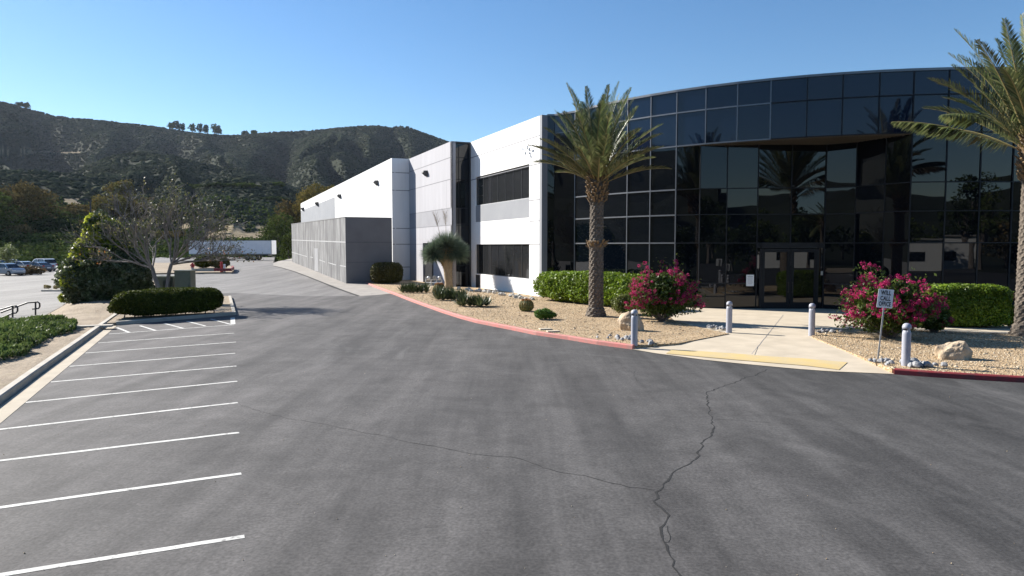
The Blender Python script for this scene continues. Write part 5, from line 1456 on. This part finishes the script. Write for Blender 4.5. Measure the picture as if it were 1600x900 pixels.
# river stones at the bollards, white stones along the office wall
protos = [rock('river_stone', 'grey river stone in a loose heap around a bollard foot', (0, 0, -5), (.3, .22, .17), 20 + i, M_COB, 0, 2, 'river stones heaped round the bollards', 'stone', .1) for i in range(4)]
protw = [rock('white_stone', 'white stone in the row along the foot of the office wall', (0, 0, -5), (.38, .3, .24), 30 + i, M_COBW, 0, 2, 'white stones along the office wall', 'stone', .2) for i in range(3)]
rs = random.Random(2); used = set()
def put(protos_, x, y, z, s):
    pr_ = rs.choice(protos_)
    if pr_.name not in used: used.add(pr_.name); o = pr_
    else: o = pr_.copy(); COL.objects.link(o)
    o.location = (x, y, z); o.rotation_euler = (0, 0, rs.uniform(0, 6.28)); s *= .85; o.scale = (s, s, s)
def heap(px0, py0, px1, py1, n, protos_, s0, s1, spread=.25, z=BZ):
    a, b = G(px0, py0, z), G(px1, py1, z)
    for i in range(n):
        t = rs.random(); c = a.lerp(b, t); put(protos_, c.x + rs.gauss(0, spread), c.y + rs.gauss(0, spread), z + rs.uniform(0, .04), rs.uniform(s0, s1))
heap(960, 527, 1018, 537, 30, protos, .5, 1.1, .22); heap(1112, 512, 1132, 516, 14, protos, .5, 1.0, .18); heap(1276, 519, 1306, 520, 14, protos, .5, 1.0, .15); heap(1376, 565, 1400, 571, 12, protos, .5, 1.0, .14); heap(1424, 571, 1466, 575, 24, protos, .6, 1.25, .16)
heap(722, 452, 775, 459, 26, protw, .6, 1.3, .3); heap(775, 459, 834, 470, 26, protw, .6, 1.2, .25); heap(664, 443, 700, 447, 10, protw, .6, 1.1, .3)
for px_, py_, lab in ((852, 514, 'pale concrete valve lid lying flat in the gravel, farther of the pair'), (864, 517.5, 'pale concrete valve lid lying flat in the gravel, nearer of the pair')):
    p = G(px_, py_, BZ + .03); o = MB().box((0, 0, 0), (.5, .28, .05)).build('valve_lid', M_CONC, bevel=.01); o.location = p; o.rotation_euler.z = .25; tag(o, lab, 'lid', 'valve lids in the gravel')
p = on_bank(136, 511); o = MB().box((0, 0, 0), (1.9, .45, .08)).build('concrete_pad', M_CONC2, bevel=.01); o.location = p + Vector((0, 0, .03)); o.rotation_euler.z = .35; tag(o, 'pale concrete pad lying in the dirt beside the left curb', 'pad')
# gas meter set
p = G(684, 449, BZ); o = thing('gas_meter', 'white pipework and gas meter standing behind the yucca trunk', 'gas meter', (p.x - .3, p.y + .3, BZ)); mb = MB()
for x in (-.9, -.35, .2, .75): mb.tube([(x, 0, -.1), (x, 0, rs.uniform(.6, 1.0))], .045, 8)
mb.tube([(-.9, 0, .75), (.75, 0, .75)], .04, 8).tube([(-.9, .25, .45), (.75, .25, .45)], .04, 8).tube([(-.35, 0, .5), (-.35, .25, .45)], .04, 8).tube([(.2, 0, .55), (.2, .25, .45)], .04, 8).build('pipes', M_SIGNW, o)
for x in (-.6, .5): MB().lathe((x, 0, .78), [(.12, 0), (.17, .05), (.17, .22), (.1, .32)], 14).build('regulator', M_SIGNW, o)
MB().box((0, .05, .95), (.36, .25, .4)).build('meter_body', M_STEEL, o, bevel=.03)
MB().tube([(-.9, -.1, .95), (-.9, .1, .95)], .1, 10).build('valve_wheel', M_STEEL, o); o.scale = (.8, .8, .8)

# utility cabinets on the island
p = PY(290, 460, 41.5); p.z = .12; topz = PY(290, 423.5, 41.5).z - .12
o = thing('utility_cabinet', 'taller plain olive green electrical cabinet behind the island hedge', 'cabinet', tuple(p), rz=.1)
MB().box((0, 0, topz / 2), (.9, .9, topz)).build('body', M_CABG, o, bevel=.02); MB().box((0, 0, topz + .03), (.98, .98, .06)).build('lid', M_CABL, o, bevel=.01)
MB().box((.05, -.462, topz * .55), (.74, .02, topz * .72)).build('door', M_CABG, o, bevel=.008); MB().box((.36, -.48, topz * .55), (.03, .03, .16)).build('handle', M_BLACK, o)
p = PY(264.5, 460, 41.8); p.z = .12; topz = PY(265, 433, 41.8).z - .12
o = thing('utility_cabinet', 'lower olive green electrical cabinet with vertical cooling fins', 'cabinet', tuple(p), rz=.1)
MB().box((-.1, 0, topz / 2), (1.0, .9, topz)).build('body', M_CABG, o, bevel=.02); MB().box((-.1, 0, topz + .04), (1.08, .98, .08)).build('lid', M_CABL, o, bevel=.01); mb = MB()
for i in range(11): mb.box((-.14 + i * .055, -.5, topz * .48), (.02, .1, topz * .82))
mb.build('cooling_fins', M_CABG, o)

# handrail beside steps
o = thing('handrail', 'black tubular steel handrail at the steps on the left edge', 'handrail', tuple(G(20, 497, -.5))); o3 = o.location; q = lambda px, py: PY(px, py, 39.2) - o3
def rail(off):
    k = Vector((0, off, 0)); return k
mb = MB()
A1 = [q(-40, 502), q(-10, 487), q(19, 478.5), q(25, 477.8), q(27.5, 481), q(27.5, 486), q(25, 489), q(19.5, 489.5), q(-5, 500)]; mb.tube(A1, .045, 8); mb.tube([q(19.8, 478), q(19.8, 499)], .045, 8).tube([q(-12, 488), q(-12, 505)], .045, 8); mb.build('rail', M_BLACK, o)
k = Vector((0, 1.3, 0)); mb = MB(); A2 = [q(-25, 492) + k, q(18, 476) + k, q(34, 474.6) + k, q(37.5, 477) + k, q(37.8, 482) + k, q(36, 485) + k, q(26, 486) + k]
mb.tube(A2, .045, 8); mb.tube([q(31, 475) + k, q(31, 498) + k], .045, 8); mb.build('rail', M_BLACK, o)
# wheel curb stop and planter in the lower lot
pa, pb_ = G(64, 455.5, -.5), G(105, 455.5, -.5); d_ = pb_ - pa; mb = MB(); mb.prism([xy(pa), xy(pb_), xy(pb_ + Vector((0, 1.6, 0))), xy(pa + Vector((.4, 1.6, 0)))], -.55, -.36)
tag(mb.build('lot_island', M_CONC2, bevel=.03), kind='structure')
for px_ in (74, 88, 101):
    p = G(px_, 452, -.36); bush('grass_tuft', 'little straw coloured tuft on the thin island of the lower lot', p, (.35, .3, .4), leafmat('straw_leaf', [(.3, .24, .08), (.42, .34, .14)], .2), .07, 300, px_, 'plant', 'tufts on the lower lot island', 2, stem=False, inner=False)

# far island by the service road
fi = [Gm(232, 429), Gm(300, 427.6), Gm(362, 427.2), Gm(366, 424), Gm(358, 413.5), Gm(300, 412), Gm(238, 412)]
isl2 = sheet('far_island', [xy(p) for p in fi], .14, M_DIRT, skirt=.3)
curb('far_island_curb', [fi[1], fi[2]], .2, .17, M_CONC2, 1, dz=fi[1].z)
curb('far_island_red_curb', [fi[1].lerp(fi[2], .55) + Vector((0, -.02, .0)), fi[2] + Vector((.02, -.02, 0)), fi[3] + Vector((.02, 0, 0)), fi[3].lerp(fi[4], .12)], .2, .19, M_REDK2, 1, dz=fi[1].z)
p = Gm(320, 419, .14); bush('clipped_bush', 'dark round bush on the far island, farther from the red post', p, (1.55, 1.3, 1.55), L_DARK, .16, 3200, 91)
p = Gm(344.5, 419.5, .14); bush('clipped_bush', 'olive round bush on the far island, right behind the red post', p, (1.45, 1.2, 1.5), L_OLIVE, .16, 3200, 92)
p = Gm(346.3, 425, .14); o = thing('fire_standpipe', 'red fire standpipe at the right tip of the far island', 'standpipe', tuple(p)); hh = 1.15
MB().lathe((0, 0, 0), [(.17, 0), (.17, .1), (.12, .14), (.12, hh - .2), (.17, hh - .15), (.16, hh - .02), (.05, hh)], 14).build('body', M_REDP, o)
MB().tube([(-.22, 0, .75), (.22, 0, .75)], .07, 8).build('outlet', M_REDP, o)
p = Gm(350.8, 425, .14); o = thing('white_post', 'short white post right beside the red standpipe', 'post', tuple(p)); MB().lathe((0, 0, 0), [(.12, 0), (.12, .7), (.08, .78)], 12).build('post', M_SIGNW, o); MB().lathe((0, 0, .78), [(.14, 0), (.14, .08), (.05, .12)], 12).build('cap', M_SIGNW, o)
p = Gm(301, 425.5, .14); o = thing('fire_hydrant', 'red fire hydrant with grey base left on the far island', 'hydrant', tuple(p))
MB().lathe((0, 0, 0), [(.14, 0), (.14, .55)], 12).build('base', M_STEEL, o); MB().lathe((0, 0, .55), [(.2, 0), (.2, .12), (.15, .16), (.15, .4), (.1, .5), (.03, .53)], 14).build('barrel', M_REDP, o); MB().tube([(-.25, 0, .8), (.25, 0, .8)], .08, 8).build('outlet', M_REDP, o)

# wheel maker shared by trailer and cars
def wheel(parent, x, y, z, rad, w):
    t = MB(); t.tube([(x, y - w / 2, z), (x, y - w * .42, z), (x, y + w * .42, z), (x, y + w / 2, z)], [rad * .88, rad, rad, rad * .88], 20); o = t.build('wheel', M_TYRE, parent)
    MB().tube([(x, y - w / 2 - .012, z), (x, y + w / 2 + .012, z)], rad * .58, 14).build('rim', M_RIM, o); return o
# semi trailer
p0_, p1_ = Gm(297, 407), Gm(427, 407); Yt = 119.0; xa, xb = PY(296, 400, Yt).x, PY(424.5, 400, Yt).x; Lt = xb - xa; zt = gz(Yt)
zt_top = PY(360, 375.5, Yt).z - zt; zt_bot = PY(360, 397.5, Yt).z - zt
o = thing('semi_trailer', 'long white box trailer parked across the far end of the road', 'trailer', ((xa + xb) / 2, Yt, zt), rz=.02)
MB().box((0, 1.2, (zt_top + zt_bot) / 2), (Lt, 2.5, zt_top - zt_bot)).build('box_body', M_TRAIL, o, bevel=.04)
mb = MB()
for i in range(26): mb.box((-Lt / 2 + .3 + i * (Lt - .6) / 25, -.062, (zt_top + zt_bot) / 2), (.03, .02, zt_top - zt_bot - .25))
mb.build('side_ribs', M_TRAIL, o)
MB().box((0, -.06, zt_bot + .06), (Lt, .03, .12)).box((0, -.06, zt_top - .05), (Lt, .03, .1)).build('edge_rail', M_STEEL, o)
MB().box((Lt / 2 - .05, -.07, (zt_top + zt_bot) / 2), (.1, .04, zt_top - zt_bot)).build('corner_post', M_STEEL, o)
MB().box((Lt * .3, 1.2, zt_bot - .12), (Lt * .3, 2.0, .2)).build('axle_frame', M_BLACK, o)
MB().box((Lt / 2 - .15, 1.2, zt_bot - .45), (.1, 2.2, .1)).box((Lt / 2 - .12, .5, zt_bot - .25), (.08, .08, .45)).box((Lt / 2 - .12, 1.9, zt_bot - .25), (.08, .08, .45)).build('rear_bumper', M_BLACK, o)
for x in (Lt / 2 - 4.15, Lt / 2 - 2.95):
    wheel(o, x, .12, .48, .48, .5); wheel(o, x, 2.3, .48, .48, .5)
MB().box((Lt / 2 - 2.2, .2, .55), (.05, .5, .6)).build('mud_flap', M_BLACK, o)
MB().box((-Lt / 2 + 3.2, .4, zt_bot / 2), (.15, .15, zt_bot)).box((-Lt / 2 + 3.2, 2.0, zt_bot / 2), (.15, .15, zt_bot)).box((-Lt / 2 + 3.2, 1.2, zt_bot * .5), (.1, 1.6, .1)).build('landing_gear', M_BLACK, o)

# cars: x forward, wheels on z=0
PROF = {
 'suv': dict(body=[(-2.3, .45), (-2.35, .8), (-2.28, 1.05), (2.0, 1.02), (2.28, .85), (2.33, .5), (2.2, .3), (-2.2, .3)], cab=[(-2.25, 1.03), (-2.0, 1.62), (-1.7, 1.7), (.3, 1.68), (.65, 1.6), (1.35, 1.02)], L=4.7),
 'sedan': dict(body=[(-2.3, .45), (-2.35, .75), (-2.2, .98), (-1.4, 1.0), (1.0, .96), (2.1, .8), (2.33, .6), (2.3, .35), (2.2, .25), (-2.2, .25)], cab=[(-1.85, .97), (-1.1, 1.38), (-.6, 1.45), (.25, 1.44), (.5, 1.38), (1.3, .95)], L=4.6),
 'van': dict(body=[(-2.6, .5), (-2.65, 1.0), (-2.6, 1.1), (2.2, 1.1), (2.5, .95), (2.55, .5), (2.4, .32), (-2.5, .32)], cab=[(-2.6, 1.08), (-2.5, 2.2), (-2.3, 2.3), (1.0, 2.28), (1.3, 2.15), (2.0, 1.08)], L=5.1)}
def car(label, x, y, z, rz, kind, paint, s=1.0):
    o = thing('parked_car', label, 'car' if kind != 'van' else 'van', (x, y, z), 'cars parked in the lower lot', rz); D_ = PROF[kind]; W = .92
    def slab(prof, w0, w1, z0, z1, name, mat, par, bev=.05):
        mb = MB(); n = len(prof); 
        for sgn in (-1, 1):
            for px_, pz_ in prof:
                k = (pz_ - z0) / max(1e-3, z1 - z0); w = w0 + (w1 - w0) * min(1, max(0, k)); nose = 1 - .10 * max(0, (abs(px_) - 1.9) / .5)
                mb.v.append((px_ * s, sgn * w * nose * s, pz_ * s))
        mb.f.append(tuple(range(n))[::-1]); mb.f.append(tuple(range(n, 2 * n)))
        for i in range(n): j = (i + 1) % n; mb.f.append((i, j, n + j, n + i))
        return mb.build(name, mat, par, bevel=bev * s)
    slab(D_['body'], W, W * .97, .3, 1.1, 'body', paint, o, .06)
    c = D_['cab']; zt1 = max(q_[1] for q_ in c); z0 = c[0][1]
    slab([(a, b) for a, b in c], W * .95, W * .74, z0, zt1, 'cabin', paint, o, .05)
    # side glass: inset outline of the cabin, a little proud of its sloped side
    cx_ = sum(q_[0] for q_ in c) / len(c); 
    for sgn in (-1, 1):
        mb = MB(); pts = []
        for a, b in c:
            a2 = cx_ + (a - cx_) * .86; b2 = z0 + .06 + (b - z0) * (.84 if b > z0 + .1 else 0); k = (b2 - z0) / (zt1 - z0); w = W * (.95 + (.74 - .95) * k) + .012
            pts.append((a2 * s, sgn * w * s, b2 * s))
        mb.poly(pts); back_ = [(q_[0], q_[1] - sgn * .02, q_[2]) for q_ in pts]; mb.poly(back_[::-1])
        for i in range(len(pts)): j = (i + 1) % len(pts); mb.poly([pts[i], back_[i], back_[j], pts[j]])
        g_ = mb.build('side_window', M_CGLASS, o)
        xm = cx_ + .1; MB().box((xm * s, sgn * (W * .87) * s, (z0 + .3) * s), (.07 * s, .1 * s, .55 * (zt1 - z0) / .6 * s)).build('pillar', paint, g_)
    def screen(a, b, name):
        (x0, z0_), (x1, z1_) = a, b; d_ = Vector((x1 - x0, 0, z1_ - z0_)); nrm = Vector((-d_.z, 0, d_.x)).normalized(); 
        if nrm.z < 0: nrm = -nrm
        mb = MB(); f_ = []
        for t, w in ((.08, .82), (.93, .68)): 
            q_ = Vector((x0, 0, z0_)) + d_ * t + nrm * .03; f_ += [(q_.x * s, -w * s, q_.z * s), (q_.x * s, w * s, q_.z * s)]
        q4 = [f_[0], f_[1], f_[3], f_[2]]; b4 = [(a_[0] - nrm.x * .04, a_[1], a_[2] - nrm.z * .04) for a_ in q4]; mb.poly(q4); mb.poly(b4[::-1])
        for i in range(4): j = (i + 1) % 4; mb.poly([q4[i], b4[i], b4[j], q4[j]])
        mb.build(name, M_CGLASS, o)
    screen(c[-1], c[-2], 'windscreen'); screen(c[0], c[1], 'rear_window')
    for sgn in (-1, 1):
        for wx in (-1.4, 1.42): wheel(o, wx * s, sgn * .82 * s, .35 * s, .35 * s, .22 * s)
        MB().box((-2.29 * s, sgn * .72 * s, .88 * s), (.1 * s, .3 * s, .2 * s)).build('tail_lamp', M_TAIL, o, bevel=.02)
        MB().box((2.2 * s, sgn * .68 * s, .72 * s), (.2 * s, .34 * s, .15 * s)).build('headlight', M_HEAD, o, bevel=.02)
        MB().box((.75 * s, sgn * 1.0 * s, 1.05 * s), (.2 * s, .16 * s, .14 * s)).build('wing_mirror', paint, o, bevel=.02)
    MB().box((-2.36 * s, 0, .62 * s), (.03, .5 * s, .14 * s)).build('number_plate', M_SIGNW, o)
    MB().box((0, 0, .33 * s), (4.3 * s, 1.6 * s, .18 * s)).build('underbody', M_BLACK, o)
    return o
def paint(n, c, m=.0): 
    return M(n, c, tuple(v * .97 for v in c), 1, .25, metal=m, coat=.6)
P_WH = paint('white_paint', (.68, .7, .73)); P_SIL = paint('silver_blue_paint', (.33, .39, .46), .3); P_GRY = paint('grey_paint', (.13, .15, .18), .3); P_RED = paint('red_paint', (.28, .015, .02)); P_CRM = paint('pale_grey_paint', (.4, .41, .4), .2)
p = G(4, 431, -.5); car('silver blue hatchback nearest the handrail, cut by the left edge', p.x, p.y + 1, -.5, R(-20) + PI * 0, 'suv', P_SIL, .98)
p = G(25, 425, -.5); car('pale grey saloon partly behind the small lot tree', p.x, p.y + 1.2, -.5, R(160), 'sedan', P_CRM, 1.12)
p = G(46, 425.5, -.5); car('dark grey saloon right behind the low brown bush', p.x - .3, p.y + 2.4, -.5, R(158), 'sedan', P_GRY, 1.05)
p = G(57, 424, -.5); car('white estate car with its tail towards the lot aisle', p.x - 1.2, p.y + 3.2, -.5, R(150), 'suv', P_WH, 1.15)
p = G(29, 414, -.5); car('white van with flat tall roof behind the saloons', p.x, p.y, -.5, R(165), 'van', P_WH, .95)
p = G(-12, 420, -.5); car('white saloon at the farthest left of the row', p.x, p.y + 4, -.5, R(165), 'sedan', P_WH, 1.1)
p = G(88, 413.3, -.5); car('dark red car alone at the back of the lower lot', p.x, p.y + 1, -.5, R(80), 'suv', P_RED, 1.05)
p = G(41, 429.5, -.5); bush('clipped_bush', 'low wide rust brown bush in front of the parked cars', p, (2.6, 1.1, 1.25), leafmat('rust_leaf', [(.09, .06, .025), (.16, .09, .04), (.12, .1, .03)], .2), .14, 2200, 95)
p = G(20, 427, -.5); tree('slender pale green young tree among the parked cars', p.x, p.y - 1, -.5, PY(20, 383, p.y).z + .5, 2.6, leafmat('young_tree_leaf', [(.14, .17, .06), (.2, .24, .09), (.27, .29, .12)], .35), .16, 1500, 96, None, .38, lobes=7)
# curved street lamp
Yl = 118; p = PY(142, 400, Yl); p.z = -.9; o = thing('street_lamp', 'black street lamp with a curved arm among the far trees', 'street lamp', tuple(p)); q = lambda px, py: PY(px, py, Yl) - p
MB().tube([(0, 0, 0), q(141.5, 322), q(140.5, 315), q(137, 311.8), q(132, 311.5)], [.17, .13, .11, .1, .09], 8).build('pole', M_BLACK, o); MB().box(tuple(q(129, 312)), (.9, .3, .18), taper=.7).build('lamp_head', M_BLACK, o)
# parking bay lines beyond the island
for i, (y0_, y1_) in enumerate(((434, 434.2), (438.6, 439), (444, 444.6), (450.4, 451.2))):
    a, b = Gm(312, y0_), Gm(352, y1_)
    if b.y > 60: stripe('parking_line', a, b, .1, .004)
    else: a.z = b.z = 0; stripe('parking_line', a, b, .1, .004)

# ------------------------------------------------------------------ behind the camera, seen in the black glass
rb = random.Random(77)
lowb = wthing('low_building', 'long low white building across the street, mirrored in the black glass', 'building', (70, -62, -1))
mb = MB().box((66, -66, 1.6), (50, 12, 5.2)); mb.build('wall', M_WHITE, lowb)
MB().box((66, -66, 4.3), (50.6, 12.6, .25)).build('roof', M_ROOF, lowb)
for i in range(7): MB().box((46 + i * 6.6, -59.97, 1.6), (3.2, .06, 1.6)).build('window', M_CGLASS, lowb)
for i, (x, y, h, w_, m_) in enumerate([(30, -46, 15, 7, 3), (38, -50, 11, 8, 0), (46, -44, 17, 7, 3), (54, -52, 14, 9, 0), (63, -46, 19, 7, 3), (72, -50, 15, 9, 3), (82, -48, 17, 8, 0), (18, -54, 12, 9, 0), (8, -50, 14, 8, 3), (-4, -56, 12, 9, 0), (92, -36, 16, 9, 3), (100, -22, 15, 9, 0), (-20, -52, 13, 9, 3), (-36, -44, 12, 9, 0), (-50, -30, 12, 9, 3), (-60, -12, 11, 9, 0), (24, -60, 17, 6, 3), (88, -60, 21, 7, 3)]):
    tree('tall loose eucalyptus behind the viewer, mirrored in the black glass', x, y, -1, h * (.85 if i != 6 else 1.05), w_ * .9, L_FAR[m_], .34, 2300, 400 + i, 'trees across the street behind the viewer', .28, name='street_tree', lobes=11)
for i in range(34):
    a_ = -1.5 + 3.0 * i / 33; Rb = 92 + rb.uniform(-8, 8); x, y = math.sin(a_ * 1.05) * Rb + 20, -math.cos(a_ * 1.05) * Rb
    tree('round dark tree in the far row behind the viewer, mirrored in the black glass', x, y, -1, rb.uniform(6, 10.5), rb.uniform(8, 12), L_FAR[rb.choice((0, 3, 3, 1))], .5, 700, 500 + i, 'far row of trees behind the viewer', .15, name='street_tree', lobes=8)
for i, (x, y, h) in enumerate(((22, -16, 7.0), (40, -14, 7.5))):
    palm(Vector((x, y, 0)), h, .36, 40, 4.0, 'date palm across the lot behind the viewer, mirrored in the black glass', 61 + i, (0, 0), 5)['group'] = 'palms behind the viewer'

# ------------------------------------------------------------------ air
hz = MB().box((0, 0, 160), (3600, 3600, 370)).build('haze', nodes_of('haze_mat')[0]); m = hz.data.materials[0]; nt = m.node_tree; nt.nodes.clear()
vo = nt.nodes.new('ShaderNodeVolumePrincipled'); vo.inputs['Density'].default_value = 3.5e-05; vo.inputs['Color'].default_value = (.72, .82, 1, 1); vo.inputs['Anisotropy'].default_value = .3
ot = nt.nodes.new('ShaderNodeOutputMaterial'); nt.links.new(vo.outputs[0], ot.inputs['Volume']); tag(hz, kind='stuff'); hz['label'] = 'thin pale air haze over lots and hills'
# ------------------------------------------------------------------ light, sky, camera
SUN = Vector((-.87 * math.cos(R(31)), .49 * math.cos(R(31)), math.sin(R(31)))).normalized()
sl_ = bpy.data.lights.new('sun', 'SUN'); sl_.energy = 4.8; sl_.angle = R(.5); sl_.color = (1, .95, .87)
so = bpy.data.objects.new('sun', sl_); COL.objects.link(so); so.rotation_euler = (-SUN).to_track_quat('-Z', 'Y').to_euler()
w = bpy.data.worlds.new('World'); SC.world = w; w.use_nodes = True; nt = w.node_tree; nt.nodes.clear()
sky = nt.nodes.new('ShaderNodeTexSky'); sky.sky_type = 'NISHITA'; sky.sun_disc = False
sky.sun_elevation = R(31); sky.sun_rotation = math.atan2(SUN.x, SUN.y); sky.altitude = 300; sky.air_density = 1.0; sky.dust_density = .15; sky.ozone_density = 3.0
bg = nt.nodes.new('ShaderNodeBackground'); bg.inputs['Strength'].default_value = .065; wo = nt.nodes.new('ShaderNodeOutputWorld')
hs = nt.nodes.new('ShaderNodeHueSaturation'); hs.inputs['Saturation'].default_value = 1.18
nt.links.new(sky.outputs[0], hs.inputs['Color']); nt.links.new(hs.outputs[0], bg.inputs[0]); nt.links.new(bg.outputs[0], wo.inputs[0])
cam = bpy.data.cameras.new('camera'); co = bpy.data.objects.new('camera', cam); COL.objects.link(co)
co.location = (0, 0, CH); co.rotation_euler = (PI / 2 - PIT, 0, 0); cam.sensor_width = 36; cam.lens = 36 * F / 1600; cam.clip_end = 40000; cam.clip_start = .1
SC.camera = co
SC.view_settings.view_transform = 'Standard'; SC.view_settings.look = 'None'; SC.view_settings.gamma = 1; SC.view_settings.exposure = 1.2
SC.cycles.max_bounces = 6; SC.cycles.diffuse_bounces = 3; SC.cycles.glossy_bounces = 3; SC.cycles.transparent_max_bounces = 6
SC.cycles.caustics_reflective = False; SC.cycles.caustics_refractive = False
SC.cycles.use_denoising = True; SC.cycles.denoising_prefilter = 'ACCURATE'
